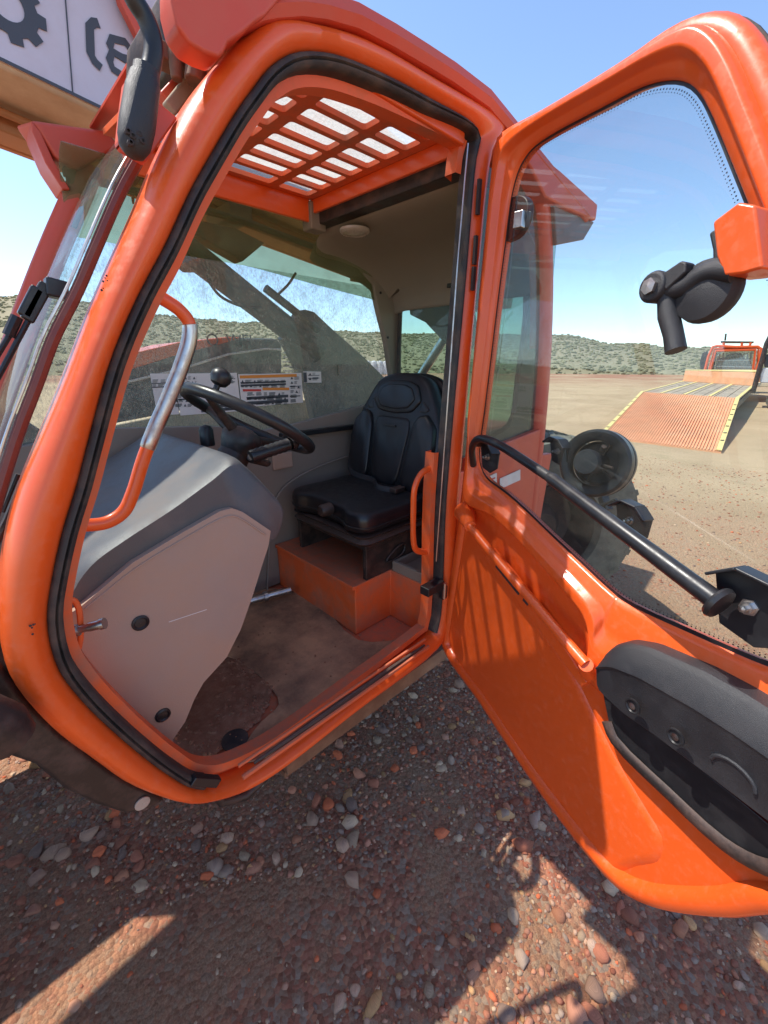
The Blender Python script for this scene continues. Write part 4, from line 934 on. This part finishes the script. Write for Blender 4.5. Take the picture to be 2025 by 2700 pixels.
# beam below the window: recessed shadow pocket, round bar with bosses, slotted lip
pk = P_([(1235,1330),(1300,1400),(1400,1500),(1480,1590),(1545,1668),(1555,1760),(1530,1740),(1450,1640),(1340,1500),(1260,1420),(1225,1370)], -.020)
tb = [at_d(*p, .028) for p in [(1240,1388),(1300,1462),(1400,1580),(1500,1700),(1545,1752)]]
b = MB(); b.tube(smoothloop(tb, 4, False), .0125, 14); dp(b, 'door_bar', M['orange'])
b = MB(); p0, p1 = at_d(1225, 1350, -.015), at_d(1240, 1388, .03); b.tube([p0, p0.lerp(p1, .5), p1], [.035, .026, .017], 16); p0, p1 = at_d(1560, 1765, -.015), at_d(1545, 1752, .03); b.tube([p0, p1], [.028, .015], 14); dps(b, 'bar_boss', M['orange'])
sl_ = P_([(1275,1468),(1330,1545),(1420,1660),(1500,1770),(1530,1812),(1548,1800),(1500,1725),(1420,1610),(1340,1505),(1290,1445)], .0)
b = MB(); b.prism(sl_, -DN*.022); dp(b, 'slotted_lip', M['orange'], bevel=.004)
b = MB(); b.bar(at_d(1308, 1492, .0025), at_d(1368, 1566, .0025), .007, .003, upv=tuple(DN)); b.bar(at_d(1380, 1580, .0025), at_d(1392, 1594, .0025), .007, .003, upv=tuple(DN)); dps(b, 'lip_slot', M['scuff'], smooth=False)
# black armrest panel with rolled top, two screws, finger pull and pocket below
aT = dd([(1290,1430),(1298,1412),(1312,1398),(1330,1392),(1380,1402),(1500,1457),(1590,1508),(1659,1553),(1760,1615)], .04)
aB = dd([(1281,1470),(1281,1490),(1300,1512),(1335,1545),(1400,1592),(1500,1668),(1590,1738),(1659,1792),(1760,1872)], .04)
aT = resample(aT, 30, False); aB = resample(aB, 30, False)
prof = [(0, -.065), (0, -.024), (.02, -.018), (.06, -.013), (.2, -.005), (.31, .001), (.345, .002), (.365, .0005), (.40, -.002), (.97, -.010), (1.0, -.015), (1.01, -.03), (1.0, -.05)]
prof = [(a, c+.04-.04) for a, c in prof]
vs, fs = ring(aT, aB, DN, prof, False); n = 30; fs.append(tuple(k*n for k in range(len(prof)))); fs.append(tuple(k*n+n-1 for k in range(len(prof))))
dobj('armrest_panel', vs, fs, M['black_tex'], auto=24)
for (x, y) in ((1668, 1862), (1781, 1943)):
    b = MB(); c = at_d(x, y, .052); b.lathe(c, DN, [(.0145, -.001), (.0145, .0015), (.012, .0018), (.0105, -.0008), (.0005, -.001)], 22); dp(b, 'armrest_screw_cup', M['black'])
    b = MB(); b.lathe(c+DN*.0005, DN, [(.005, 0), (.006, .001), (.0005, .002)], 12); dp(b, 'armrest_screw', M['chrome'])
b = MB(); c = at_d(1915, 2050, .048); fp = [c+(DU*cos(a)*.03+AX*sin(a)*.020) for a in [pi*k/8 for k in range(9)]]; b.tube([p-DN*.014 for p in fp], .0035, 8); dp(b, 'finger_pull', M['black_tex'])
pkt = dd([(1296,1500),(1400,1580),(1500,1660),(1600,1740),(1659,1790),(1760,1870)])
pkb = dd([(1308,1560),(1325,1600),(1440,1715),(1560,1825),(1640,1872),(1700,1885),(1760,1875)])
loop = [p-DN*.018 for p in pkt] + [p-DN*.018 for p in reversed(pkb)]
b = MB(); b.prism(loop, DN*.010); dp(b, 'door_pocket', M['black'], bevel=.003)
b = MB(); b.tube([p-DN*.004 for p in smoothloop(pkb, 3, False)], .014, 8, flat=.5); dp(b, 'pocket_lip', M['black_dirty'])
# inside grab rail across the window: flat black end, round satin bar, bolted bracket
ra = at_d(1258, 1175, .05); rm = at_d(1455, 1262, .05); rz_ = at_d(1893, 1588, .05)
b = MB(); bend = smoothloop([at_d(1248, 1225, -.01), at_d(1245, 1180, .03), at_d(1262, 1157, .05), at_d(1300, 1165, .05), rm], 5, False); b.tube(bend, .011, 12, flat=.9); dp(b, 'rail_end', M['black'])
b = MB(); b.tube([rm-(rz_-rm)*.03, rm, rz_], [.0105, .0135, .0150], 20); dp(b, 'grab_rail', M['black'])
b = MB(); b.lathe(rz_, (rz_-rm), [(.024, -.004), (.026, 0), (.024, .006), (.0005, .007)], 24); dp(b, 'rail_foot', M['black'])
def cup(cpx, name, scale=1, off=0.0):
    """folded steel bracket: back plate, side cheek and lip, with a bolt"""
    c = at_d(*cpx, off); s_ = scale; b = MB()
    P = [(-.055, .03), (-.02, .055), (.03, .05), (.062, .022), (.06, -.03), (.02, -.055), (-.03, -.045)]
    L_ = [c+DU*a*s_+AX*h*s_ for a, h in P]
    b.prism(L_, DN*.004)
    rim = [L_[i] for i in (0, 1, 2, 3)]
    for i in range(3): b.bar(rim[i]+DN*.014, rim[i+1]+DN*.014, .005, .030, upv=tuple(DN))
    dp(b, name, M['black'], bevel=.002)
    b = MB(); b.lathe(c+DN*.004, DN, [(.013*s_, 0), (.013*s_, .002), (.009*s_, .002), (.009*s_, .009), (.005*s_, .009), (.005*s_, .018), (.0004, .019)], 6); dp(b, 'bracket_bolt', M['chrome'])
cup((1980, 1600), 'rail_bracket', 1.0, .01)
cup((1665, 1372), 'glass_bracket', .72, -.055)
cup((1290, 1205), 'rail_bracket', .8, -.005)
cup((1475, 1190), 'glass_bracket', .6, -.06)
# round window catch on the outside of the glass
RC = at_d(1572, 1222, -.10); ax_ = ((CAM-RC).normalized() - rt*.42 + up*.03).normalized()
b = MB(); b.lathe(RC, ax_, [(.052, .0), (.052, .014), (.058, .020), (.072, .022), (.078, .016), (.079, .0), (.078, -.010), (.072, -.012), (.079, -.014), (.078, -.03), (.060, -.032), (.052, 0)], 48); dp(b, 'window_catch_ring', M['black'])
b = MB(); b.lathe(RC, ax_, [(.052, -.004), (.046, -.022), (.03, -.026), (.0005, -.026)], 32); b.cyl(RC-ax_*.02, RC+ax_*.045-DU*.008, .025, 20); b.lathe(RC+ax_*.045-DU*.008, ax_, [(.029, -.014), (.030, .0), (.026, .008), (.0005, .009)], 24); dp(b, 'window_catch_hub', M['black_tex'])
b = MB(); 
for a in (60, 150, 250, 330): d = DU*cos(radians(a))+AX*sin(radians(a)); b.bar(RC-ax_*.006, RC-ax_*.006+d*.054, .004, .008, upv=tuple(ax_))
b.tube([RC+ax_*.01+DU*.02, RC+ax_*.012+DU*.05], .0035, 8); b.tube([RC+AX*.03+DU*.012+ax_*.01, RC+AX*.042+DU*.018+ax_*.014], .006, 8); dps(b, 'catch_spoke', M['black_dirty'])
b = MB(); b.bar(at_d(1590, 1310, -.08), at_d(1602, 1345, -.08), .012, .02, upv=tuple(DN)); b.tube([at_d(1580, 1335, -.07), at_d(1625, 1318, -.07)], .004, 8); dps(b, 'catch_lever', M['black'])
# upper window handle at the front of the door
b = MB(); b.prism(P_([(1945,602),(2015,552),(2060,560),(2080,720),(2025,735),(1975,740),(1955,690)], .005), DN*.055); dp(b, 'handle_mount', M['orange'], bevel=.004)
b = MB(); b.prism(P_([(1915,625),(1940,612),(1952,640),(1975,735),(1945,750),(1925,715),(1925,670)], .006), DN*.04)
dp(b, 'handle_plate', M['black_tex'], bevel=.004)
b = MB(); pts = [at_d(*p, .045) for p in [(1945,715),(1900,712),(1860,722),(1800,758),(1757,762)]]; b.tube(smoothloop(pts, 5, False), .015, 14); dp(b, 'latch_arm', M['black_tex'])
b = MB(); c = at_d(1757, 762, .03); b.lathe(c, DN, [(.022, 0), (.023, .03), (.020, .036), (.0005, .036)], 24); b.prism(P_([(1757,735),(1822,692),(1836,697),(1834,722),(1780,770)], .04), DN*.022); dp(b, 'latch_pivot', M['black_tex'], bevel=.003)
b = MB(); b.lathe(c+DN*.036, DN, [(.012, 0), (.012, .006), (.0005, .008)], 6); dp(b, 'latch_bolt', M['chrome'])
b = MB(); b.tube([at_d(*p, .045) for p in [(1757,775),(1762,830),(1775,880),(1782,925)]], [.013, .015, .014, .015], 12); dp(b, 'latch_lever', M['black_tex'], )
b = MB(); c = at_d(1880, 770, .02); b.lathe(c, DN, [(.042, 0), (.044, .012), (.040, .026), (.015, .034), (.0005, .034)], 30); dp(b, 'latch_cup', M['black_tex'])
# receiver plate seen through the glass near the hinge
def ellp(pts, off, nrm_t): return smoothloop([at_d(*p, off) for p in pts], 4)
tp = ellp([(1325,545),(1360,525),(1392,518),(1408,535),(1405,580),(1385,620),(1350,640),(1318,645)], -.05, 0)
b = MB(); b.prism(tp, DN*.02); dp(b, 'receiver_plate', M['black'], bevel=.004)
b = MB(); b.box(at_d(1370, 580, -.02), (.009, .012, .018)); b.lathe(at_d(1328, 592, -.025), DN, [(.008, 0), (.008, .008), (.0004, .009)], 10); dps(b, 'receiver_pin', M['chrome'], bevel=.002)

# ---- lower front fender, step, under-sill
fd = [at_y(*p, .02) for p in [(-150,1600),(-60,1700),(20,1780),(85,1865),(159,1935),(244,1998),(330,2060),(403,2092),(439,2113),(400,2135),(359,2147),(329,2150),(253,2126),(169,2084),(90,2020),(0,1990),(-150,1960)]]
b = MB(); b.prism(fd, V((0, .32, 0))); b.make('front_fender', M['black_dirty'], TH, bevel=.012)
b = MB(); c = at_y(375, 2117, .018); b.lathe(c, -Y, [(.015, 0), (.015, .003), (.010, .004), (.0004, .003)], 22); b.make('fender_bolt', M['lens'], TH)
b = MB(); b.tube([at_y(-120, 1880, -.05), at_y(0, 1925, -.05), at_y(40, 1950, -.05)], [.04, .04, .03], 16); b.make('fender_tube', M['black_dirty'], TH)
b = MB(); b.prism([V((.42, .02, .62)), V((1.20, .02, .60)), V((1.20, .02, .66)), V((.42, .02, .68))], V((0, .03, 0))); b.box((.81, .12, .60), (.39, .08, .012)); b.make('step', M['rust'], TH, bevel=.003)
b = MB(); b.tube([V((.22, .06, .74)), V((.24, .05, .66)), V((.30, .04, .635)), V((.36, .04, .65)), V((.40, .05, .72))], .012, 10); b.make('step_bracket', M['black_dirty'], TH)
b = MB(); b.box((1.0, .45, .66), (.66, .33, .035)); b.box((1.4, .42, .62), (.3, .3, .08)); b.make('cab_underframe', M['black_dirty'], TH, bevel=.01)
# chassis and an added sun blocker on the far side of the boom
b = MB(); b.box((1.2, 1.28, .70), (3.2, .28, .22)); b.make('chassis', M['black_dirty'], TH, bevel=.02)

b = MB(); b.prism([V((-1.7, .96, .88)), V((3.0, 1.02, .88)), V((3.0, 1.02, 1.36)), V((.30, .99, 1.40)), V((.10, .98, 1.62)), V((-.34, .97, 1.62)), V((-.39, .96, 1.30)), V((-1.7, .96, 1.30))], V((0, .05, 0))); b.make('sun_blocker', M['hood'], TH, bevel=.015)  # panel added to block sun; its stepped top trims the lit ground strip
# ---- boom
bd = (at_y(2449, 1321, 5)-CAM); 
L1a, L1b = at_y(0, 175, 1.0), at_y(310, 320, 1.0)
U = (at_y(990, 780, 1.0)-at_y(640, 650, 1.0)); BD = V((1, 0, -.13)).normalized()
BO = L1a.copy()                               # bottom-left edge of the boom's side at the photo's left border
BN = V((.13, 0, 1)).normalized()
def bpnt(s, y, h): return BO + BD*s + BN*h + V((0, y-1.0, 0))
def bbox(name, s0, s1, y0, y1, h0, h1, mt, bev=.01):
    b = MB(); b.prism([bpnt(s0, y0, h0), bpnt(s1, y0, h0), bpnt(s1, y0, h1), bpnt(s0, y0, h1)], V((0, y1-y0, 0))); return b.make(name, M[mt], TH, bevel=bev)
LY = .9935
bm_o = bbox('boom', -2.6, 2.9, 1.0, 1.42, 0, .52, 'boom', .02)
bbox('boom_side_decal', -1.3, .60, .996, .999, .012, .46, 'lilac', 0)
bbox('decal_stripe_line', -1.3, .60, .993, .9958, .012, .020, 'ink', 0)
qd = (at_y(190, 240, LY)-BO).dot(BD)
bbox('decal_stripe_line', qd, qd+.003, .993, .9958, .02, .46, 'ink', 0)
dfront = bpnt(0, .992, 0)
def stroke(pts, th, close=False):
    P3 = [at_y(x*.422, y*.422, LY) for x, y in pts]; n = len(P3); b = MB(); half = th/2; outer, inner = [], []
    for k in range(n):
        a = P3[k-1] if (close or k) else P3[k]; c = P3[(k+1) % n] if (close or k < n-1) else P3[k]
        t = (c-a).normalized(); nn_ = t.cross(Y); outer.append(P3[k]+nn_*half); inner.append(P3[k]-nn_*half)
    m_ = n if close else n-1
    for k in range(m_):
        q = (k+1) % n; e_ = V((0, -.00015*k, 0)); b.prism([outer[k]+e_, outer[q]+e_, inner[q]+e_, inner[k]+e_], V((0, -.0006, 0)))
    return b
def glyph(bl):
    b = MB()
    for x in bl: b.add(x.v, x.f)
    b.make('boom_lettering', M['ink'], TH, smooth=False)
glyph([stroke([(618,146),(588,140),(560,165),(566,335),(592,385),(632,425)], .022)])
def eight(dx, dy):
    U_ = [(700,240),(782,262),(826,325),(822,372),(768,362),(702,322),(686,285)]
    L_ = [(768,362),(812,392),(836,440),(822,488),(784,484),(706,432),(684,375),(702,322)]
    glyph([stroke([(x+dx, y+dy) for x, y in U_], .020, True), stroke([(x+dx, y+dy) for x, y in L_], .020, True)])
eight(0, 0); eight(215, 118); 
gc = at_y(17, 8, LY); b = MB(); gp_ = []
for k in range(9):
    for (da, r_) in ((-.24, .068), (-.17, .086), (.17, .086), (.24, .068)): a = 2*pi*k/9+da; gp_.append(gc+BD*r_*cos(a)+BN*r_*sin(a))
gh = [gc+BD*.037*cos(2*pi*k/24)+BN*.037*sin(2*pi*k/24) for k in range(24)]
b.prism(gp_, V((0, -.001, 0)), [gh]); b.make('gear_emblem', M['ink'], TH, smooth=False)
bbox('boom_pipe_cover', -2.5, 2.8, 1.26, 1.38, -.06, -.002, 'boom_brown', .008)
b = MB()
for (y_, h_, r_) in ((1.22, -.02, .012), (1.40, -.03, .02)): b.tube([bpnt(-2.5, y_, h_), bpnt(1, y_, h_-.004), bpnt(2.8, y_, h_)], r_, 10)
b.makes('boom_pipe', M['boom_brown'], TH)
b = MB(); b.prism([bpnt(-2.5, 1.42, -.05), bpnt(2.8, 1.42, -.05), bpnt(2.8, 1.42, .10), bpnt(-2.5, 1.42, .10)], V((0, .03, 0)))
b.make('boom_edge_rail', M['boom_brown'], TH, bevel=.004)
for s_ in (-.9, -.2, .75, 1.6):
    b = MB(); b.box(bpnt(s_, 1.21, -.07), (.05, .12, .03)); b.make('pipe_clamp', M['rust'], TH, bevel=.006)
# black post standing in front of the boom near the cab front
b = MB(); b.prism([at_y(*p, .95) for p in [(315,0),(345,60),(372,115),(395,130),(440,170),(450,172),(425,120),(395,60),(370,0),(355,-60),(300,-60)]], V((0, .03, 0))); b.make('boom_flange', M['orange_red'], TH, bevel=.004)
# lift cylinder and riser seen through the right window
def tb_(name, a, c, y, r, mt, n=18): b = MB(); b.tube([at_y(*a, y), at_y(*c, y)], r, n); b.make(name, M[mt], TH)
tb_('lift_cylinder', (430, 610), (840, 930), 1.12, .055, 'olive'); tb_('cylinder_port', (700, 760), (840, 870), 1.07, .018, 'olive')
b = MB(); b.prism([at_y(*p, 1.15) for p in [(470,640),(520,620),(640,690),(700,640),(620,600),(430,560),(420,640),(500,712),(560,712)]], V((0, .08, 0))); b.make('cylinder_mount', M['rust'], TH, bevel=.008)
hz = smoothloop([at_y(*p, 1.05) for p in [(545,735),(580,780),(640,808),(690,812)]], 5, False); b = MB(); b.tube(hz, .006, 8)
b.tube(smoothloop([at_y(*p, 1.05) for p in [(780,720),(760,750),(735,775)]], 4, False), .006, 8); b.makes('hydraulic_hose', M['black_dirty'], TH)
b = MB(); b.prism([at_y(*p, 1.2) for p in [(775,850),(785,825),(805,815),(830,822),(870,860),(960,940),(1060,1040),(1100,1150),(840,1150),(795,960)]], V((0, .06, 0))); b.make('boom_riser', M['olive'], TH, bevel=.01)
tb_('riser_leg', (760, 880), (800, 960), 1.15, .06, 'olive')
b = MB(); b.box(at_y(905, 975, 1.19), (.04, .006, .03)); b.make('riser_plate', M['black_dirty'], TH)
b = MB(); a0, a1 = at_x(1200, 850, 2.4), at_x(1110, 990, 2.4); b.tube([a0, a1], .03, 12); b.make('chrome_rod', M['chrome'], TH)
b = MB(); b.prism([at_x(*p, 2.3) for p in [(1060,700),(1200,690),(1230,900),(1195,930),(1120,850),(1080,830)]], V((.15, 0, 0))); b.make('rear_boom_frame', M['olive'], TH, bevel=.01)
# engine hood on the machine's right side, orange top and dark flank with a pale stripe
HY = 1.60
hb = [at_y(*p, HY) for p in [(250,958),(345,935),(470,905),(600,890),(730,892),(745,905),(745,1180),(250,1220)]]
b = MB(); b.prism([V((p.x, HY, p.z)) for p in hb], V((0, .45, 0))); b.make('engine_hood', M['hood'], TH, bevel=.02)
ht = [at_y(*p, HY-.004) for p in [(250,955),(345,932),(470,903),(600,888),(640,889),(600,903),(470,935),(345,975),(250,1000)]]
b = MB(); b.prism(ht, V((0, .4, .0))); b.make('hood_top', M['orange'], TH, bevel=.006)
b = MB(); b.tube([at_y(*p, HY-.012) for p in [(250,1030),(345,1005),(470,975),(600,935),(700,920),(740,922)]], .006, 6); b.make('hood_stripe', M['white'], TH)
b = MB(); 
for k in range(6): b.bar(at_y(745+2, 930+k*12, HY-.01), at_y(772, 930+k*12, HY-.01), .008, .008)
b.make('hood_vent', M['white'], TH)
text_mesh('O..WEL', .09, at_y(545, 912, HY-.012), (1, 0, .02), (0, 0, 1), M['ink'], 'hood_lettering', TH, off=0)
# yellow-cream lower band outside the right window
b = MB(); b.prism([at_y(*p, 1.3) for p in [(300,1120),(480,1085),(700,1060),(860,1050),(900,1120),(700,1170),(300,1180)]], V((0, .05, 0))); b.make('side_rail', M['boom'], TH, bevel=.01)

# ---- steered left rear wheel
WC = V((2.75, .42, .68)); wn = V((-.62, -.78, -.02)).normalized()
WO = bpy.data.objects.new('wheel', None); WO.location = WC; sc.collection.objects.link(WO); WO.parent = TH; WO.matrix_parent_inverse = Matrix.Translation(-TH.location)
def wp(b, name, mt, **kw): o = b.make(name, mt, None, **kw); o.parent = WO; o.matrix_parent_inverse = Matrix.Translation(-WC); return o
b = MB(); TR = .65; TW = .24
b.lathe(WC, wn, [(.33, -TW*.8), (.36, -TW), (.52, -TW*1.05), (.62, -TW*.97), (TR-.03, -TW*.75), (TR-.02, 0), (TR-.03, TW*.75), (.62, TW*.97), (.52, TW*1.05), (.36, TW), (.33, TW*.8), (.33, -TW*.8)], 72)
u_ = wn.orthogonal().normalized(); v_ = wn.cross(u_)
for k in range(26):
    for sd in (-1, 1):
        a = 2*pi*(k+(.5 if sd > 0 else 0))/26
        def wpnt(a, r, h): return WC+(u_*cos(a)+v_*sin(a))*r+wn*h
        pts = [wpnt(a, TR-.035, 0), wpnt(a+.06, TR-.035, 0), wpnt(a+.20, TR-.06, sd*TW*1.0), wpnt(a+.12, TR-.06, sd*TW*1.0)]
        top = [wpnt(a, TR-.006, 0), wpnt(a+.055, TR-.006, 0), wpnt(a+.19, TR-.016, sd*TW*.98), wpnt(a+.125, TR-.016, sd*TW*.98)]
        b.add(pts+top, [(0, 1, 2, 3), (4, 5, 6, 7), (0, 1, 5, 4), (1, 2, 6, 5), (2, 3, 7, 6), (3, 0, 4, 7)])
wp(b, 'tyre', M['tyre'], auto=40)
b = MB(); b.lathe(WC, wn, [(.335, TW*.8), (.32, TW*.9), (.29, TW*.5), (.26, .02), (.15, .0), (.14, .08), (.10, .12), (.0005, .12)], 48); wp(b, 'rim', M['black_dirty'])
# the far wheels and counterweight (parts of the machine that throw its shadow)
def plain_wheel(c):
    O = bpy.data.objects.new('wheel', None); O.location = c; sc.collection.objects.link(O); O.parent = TH; O.matrix_parent_inverse = Matrix.Translation(-TH.location)
    b = MB(); b.lathe(c, Y, [(.33, -TW*.8), (.36, -TW), (.50, -TW*1.05), (.60, -TW*.8), (TR, -TW*.5), (TR, TW*.5), (.60, TW*.8), (.50, TW*1.05), (.36, TW), (.33, TW*.8), (.33, -TW*.8)], 48)
    o = b.make('tyre', M['tyre']); o.parent = O; o.matrix_parent_inverse = Matrix.Translation(-V(c))
    b = MB(); b.lathe(c, Y, [(.34, -.15), (.28, -.12), (.26, 0), (.0005, 0)], 32); o = b.make('rim', M['orange_dusty']); o.parent = O; o.matrix_parent_inverse = Matrix.Translation(-V(c))
plain_wheel(V((-1.15, .22, .62))); plain_wheel(V((-1.15, 2.0, .62))); plain_wheel(V((2.95, 2.0, .62)))
b = MB(); b.box((3.3, 1.45, .95), (.3, .4, .3)); b.make('counterweight', M['orange_red'], TH, bevel=.05)

# ================================================================== tilt-deck trailer with ramp
def trailer():
    BL, BR = at_z(1578, 1150, .03), at_z(1902, 1192, .03)
    hT = .72
    TLp, TRp = at_z(1690, 1034, hT), at_z(1950, 1050, hT)
    # square it up: use the bottom edge and a common direction
    wd = (BL-BR); wdn = V((wd.x, wd.y, 0)).normalized(); mid_b = (BL+BR)/2; dirv = ((TLp+TRp)/2-mid_b); dirv.z = 0; L_ = dirv.length
    T = thing('flatbed_trailer', (mid_b.x, mid_b.y, 0), 'flat trailer with a big faded orange ramp lowered onto the dirt', 'trailer')
    b = MB(); b.prism([BR, BL, TLp, TRp], V((0, 0, -.05))); b.make('ramp', M['ramp'], T, smooth=False)
    b = MB()
    for k in range(1, 44): t = k/44; b.bar(BR.lerp(BL, t)+Z*.012, TRp.lerp(TLp, t)+Z*.012, .022, .022)
    b.make('ramp_rib', M['ramp'], T, smooth=False)
    for (a, c) in ((BR, TRp), (BL, TLp)):
        s = (BL-BR).normalized()*.10*(1 if a is BR else -1)
        b = MB(); b.prism([a+Z*.03, c+Z*.03, c+s+Z*.03, a+s+Z*.03], V((0, 0, .015))); b.make('ramp_edge_stripe', M['yellow'], T, smooth=False)
        b = MB(); 
        for k in range(7): p = a.lerp(c, .12+.11*k)+s*.5+Z*.05; b.box(p, (.05, .03, .004))
        b.make('ramp_cleat', M['scuff'], T, smooth=False)
    DLp, DRp = at_z(1800, 1005, hT+.03), at_z(1988, 1018, hT+.03)
    n = 9
    b = MB(); 
    for k in range(n):
        t0, t1 = k/n+.004, (k+1)/n-.004
        b.prism([TRp.lerp(TLp, t0), DRp.lerp(DLp, t0), DRp.lerp(DLp, t1), TRp.lerp(TLp, t1)], V((0, 0, -.05)))
    b.make('deck_planks', M['wood'], T, smooth=False)
    for t in (0.0, .25, .5, .75, .97):
        b = MB(); b.prism([TRp.lerp(TLp, t)+Z*.01, DRp.lerp(DLp, t)+Z*.01, DRp.lerp(DLp, t+.03)+Z*.01, TRp.lerp(TLp, t+.03)+Z*.01], V((0, 0, .01))); b.make('deck_strip', M['yellow'], T, smooth=False)
    # bulkhead
    a, c = DRp, DLp; s = (c-a); h = .62
    f = V((s.y, -s.x, 0)).normalized(); 
    if f.dot(a-CAM) < 0: f = -f
    b = MB(); b.prism([a, c, c+Z*h, a+Z*h], f*1.2); b.make('bulkhead', M['ramp'], T, bevel=.02)
    b = MB(); b.prism([a+Z*(h+.02), c+Z*(h+.02), c+Z*(h+.02)+f*3.5, a+Z*(h+.02)+f*3.5], V((0, 0, .04))); b.make('bulkhead_top', M['yellow'], T, smooth=False)
    b = MB(); b.prism([TRp-Z*.1, DRp-Z*.1, DLp-Z*.1, TLp-Z*.1], V((0, 0, -.25))); b.make('trailer_frame', M['black_dirty'], T, smooth=False)
    b = MB()
    for t in (.2, .8):
        for k in (.55, .8): p = TRp.lerp(DRp, k).lerp(TLp.lerp(DLp, k), t); p.z = .38; b.lathe(p-wdn*.12, wdn, [(.1, 0), (.38, .0), (.38, .24), (.1, .24)], 24)
    b.makes('wheel', M['tyre'], T)
    return a, c, f
ta, tc_, tf = trailer()
# ================================================================== second machine standing beyond the trailer
def machine2():
    base = at_z(1935, 990, .75); base.z = 0
    D = (at_z(1935, 990, .75)-CAM).length
    vdir = V((base.x-CAM.x, base.y-CAM.y, 0)).normalized(); side = V((vdir.y, -vdir.x, 0))
    dist = 36.0; C0 = V((CAM.x, CAM.y, 0)) + V((ray(1935, 960).x, ray(1935, 960).y, 0)).normalized()*dist
    T = thing('telehandler', (C0.x, C0.y, 0), 'small distant orange machine with caged cab beyond the trailer', 'telehandler')
    def at(px, py, dd_=0):   # point on the upright plane facing us at that distance
        d = ray(px, py); n_ = vdir; o = C0+vdir*dd_; t = (o-CAM).dot(n_)/d.dot(n_); return CAM+d*t
    def tubes(name, lines, r, mt, dd_=0):
        b = MB()
        for l in lines: b.tube([at(x, y, dd_) for x, y in l], r*1.6, 8)
        b.make(name, M[mt], T)
    tubes('cab_frame', [[(1858,980),(1868,940),(1880,914),(1890,912),(1940,915),(1998,914),(2008,920),(2004,950),(1990,985)], [(1872,980),(1888,925),(1992,922),(1985,985)]], .05, 'orange')
    tubes('cab_frame_rear', [[(1870,975),(1884,920),(2000,918),(1998,975)]], .05, 'orange', 1.4)
    b = MB(); P = [at(*p, .05) for p in [(1872,978),(1889,926),(1991,923),(1985,980)]]; b.prism(P, vdir*.01); b.make('front_glass', M['glass_dirty'], T, smooth=False)
    b = MB(); P = [at(*p, .3) for p in [(1885,985),(1890,945),(1915,940),(1925,930),(1955,930),(1962,945),(1980,945),(1985,985)]]; b.prism(P, vdir*.9); b.make('engine_block', M['black_dirty'], T, bevel=.03)
    tubes('grille_bar', [[(1880+10*k, 975), (1890+9*k, 930)] for k in range(11)], .02, 'black_dirty', .15)
    tubes('guard_rail', [[(1872,966),(1985,968)],[(1878,950),(1990,950)]], .02, 'white', .1)
    b = MB(); b.prism([at(*p) for p in [(1900,899),(1988,900),(1988,903),(1900,903)]], vdir*1.6); b.make('cab_roof', M['black_dirty'], T, bevel=.02)
    tubes('roof_strut', [[(1908,903),(1908,914)],[(1956,903),(1956,914)],[(1980,903),(1976,914)]], .04, 'orange')
    tubes('antenna', [[(1912,898),(1914,880)]], .03, 'black_dirty')
    b = MB(); b.box(C0+V((0, 0, .9))+vdir*.8, (1.0, .9, .35)); b.make('chassis', M['orange_red'], T, bevel=.05)
    for s in (-1, 1):
        for f_ in (0, 1.8):
            b = MB(); c = C0+side*s*1.0+vdir*f_; c.z = .55; b.lathe(c-side*.18, side, [(.1, 0), (.52, 0), (.56, .08), (.56, .28), (.52, .36), (.1, .36)], 28); b.makes('tyre', M['tyre'], T)
    b = MB(); b.prism([at(*p, .4) for p in [(1848,985),(1845,955),(1852,930),(1866,925),(1866,985)]], vdir*.5); b.make('mirror', M['black_dirty'], T, bevel=.03)
machine2()
def machine3():
    vd = ray(2025, 960); vdir = V((vd.x, vd.y, 0)).normalized(); dist = 24.; C0 = V((CAM.x, CAM.y, 0))+vdir*dist
    T = thing('lift_machine', (C0.x, C0.y, 0), 'pale grey lift machine with dark sloping mast at the right edge', 'lift')
    def at(px, py, dd_=0): d = ray(px, py); o = C0+vdir*dd_; t = (o-CAM).dot(vdir)/d.dot(vdir); return CAM+d*t
    b = MB(); b.tube([at(1985, 1035), at(2022, 905), at(2040, 870)], .09, 10); b.make('mast', M['black_dirty'], T)
    b = MB(); b.prism([at(*p) for p in [(2004,985),(2012,970),(2120,975),(2120,1012),(2004,1010)]], vdir*1.2); b.make('body', M['white'], T, bevel=.05)
    b = MB(); b.prism([at(*p) for p in [(1990,1010),(2120,1012),(2120,1022),(1995,1020)]], vdir*1.3); b.make('chassis', M['boom'], T, bevel=.03)
    b = MB(); 
    for x in (2050, 2110):
        c = at(x, 1045); c.z = .35; b.lathe(c, vdir, [(.05, 0), (.33, 0), (.33, .3), (.05, .3)], 20)
    b.makes('tyre', M['tyre'], T)
    b = MB(); b.prism([at(*p, .1) for p in [(2012,935),(2120,930),(2120,968),(2015,968)]], vdir*.6); b.make('cab', M['hood'], T, bevel=.03)
machine3()
# white tanks far beyond the pad
lab = ['white tank nearest the seat side in a far row', 'second white tank in the far row', 'third white tank in the far row', 'white tank at the left end of the far row']
for k in range(4):
    p = V((CAM.x, CAM.y, 0))+V((ray(1018-16*k, 960).x, ray(1018-16*k, 960).y, 0)).normalized()*78
    b = MB(); b.lathe(p, Z, [(.5, 0), (.62, .1), (.62, 2.0), (.5, 2.2), (.0005, 2.35)], 20)
    o = b.make('storage_tank', M['white']); tag(o, ['white storage tank closest to the cab rear pillar, far off', 'far white storage tank, second from the cab rear pillar', 'far white storage tank, third from the cab rear pillar', 'far white storage tank, farthest left of its row'][k], 'tank', 'white tanks far behind the machine')
# every sub-part hangs off a part whose own transform is identity apart from the root offset
for o in list(bpy.data.objects):
    if o.type == 'MESH' and o.parent and o.parent.type == 'MESH': o.matrix_parent_inverse = Matrix.Identity(4)
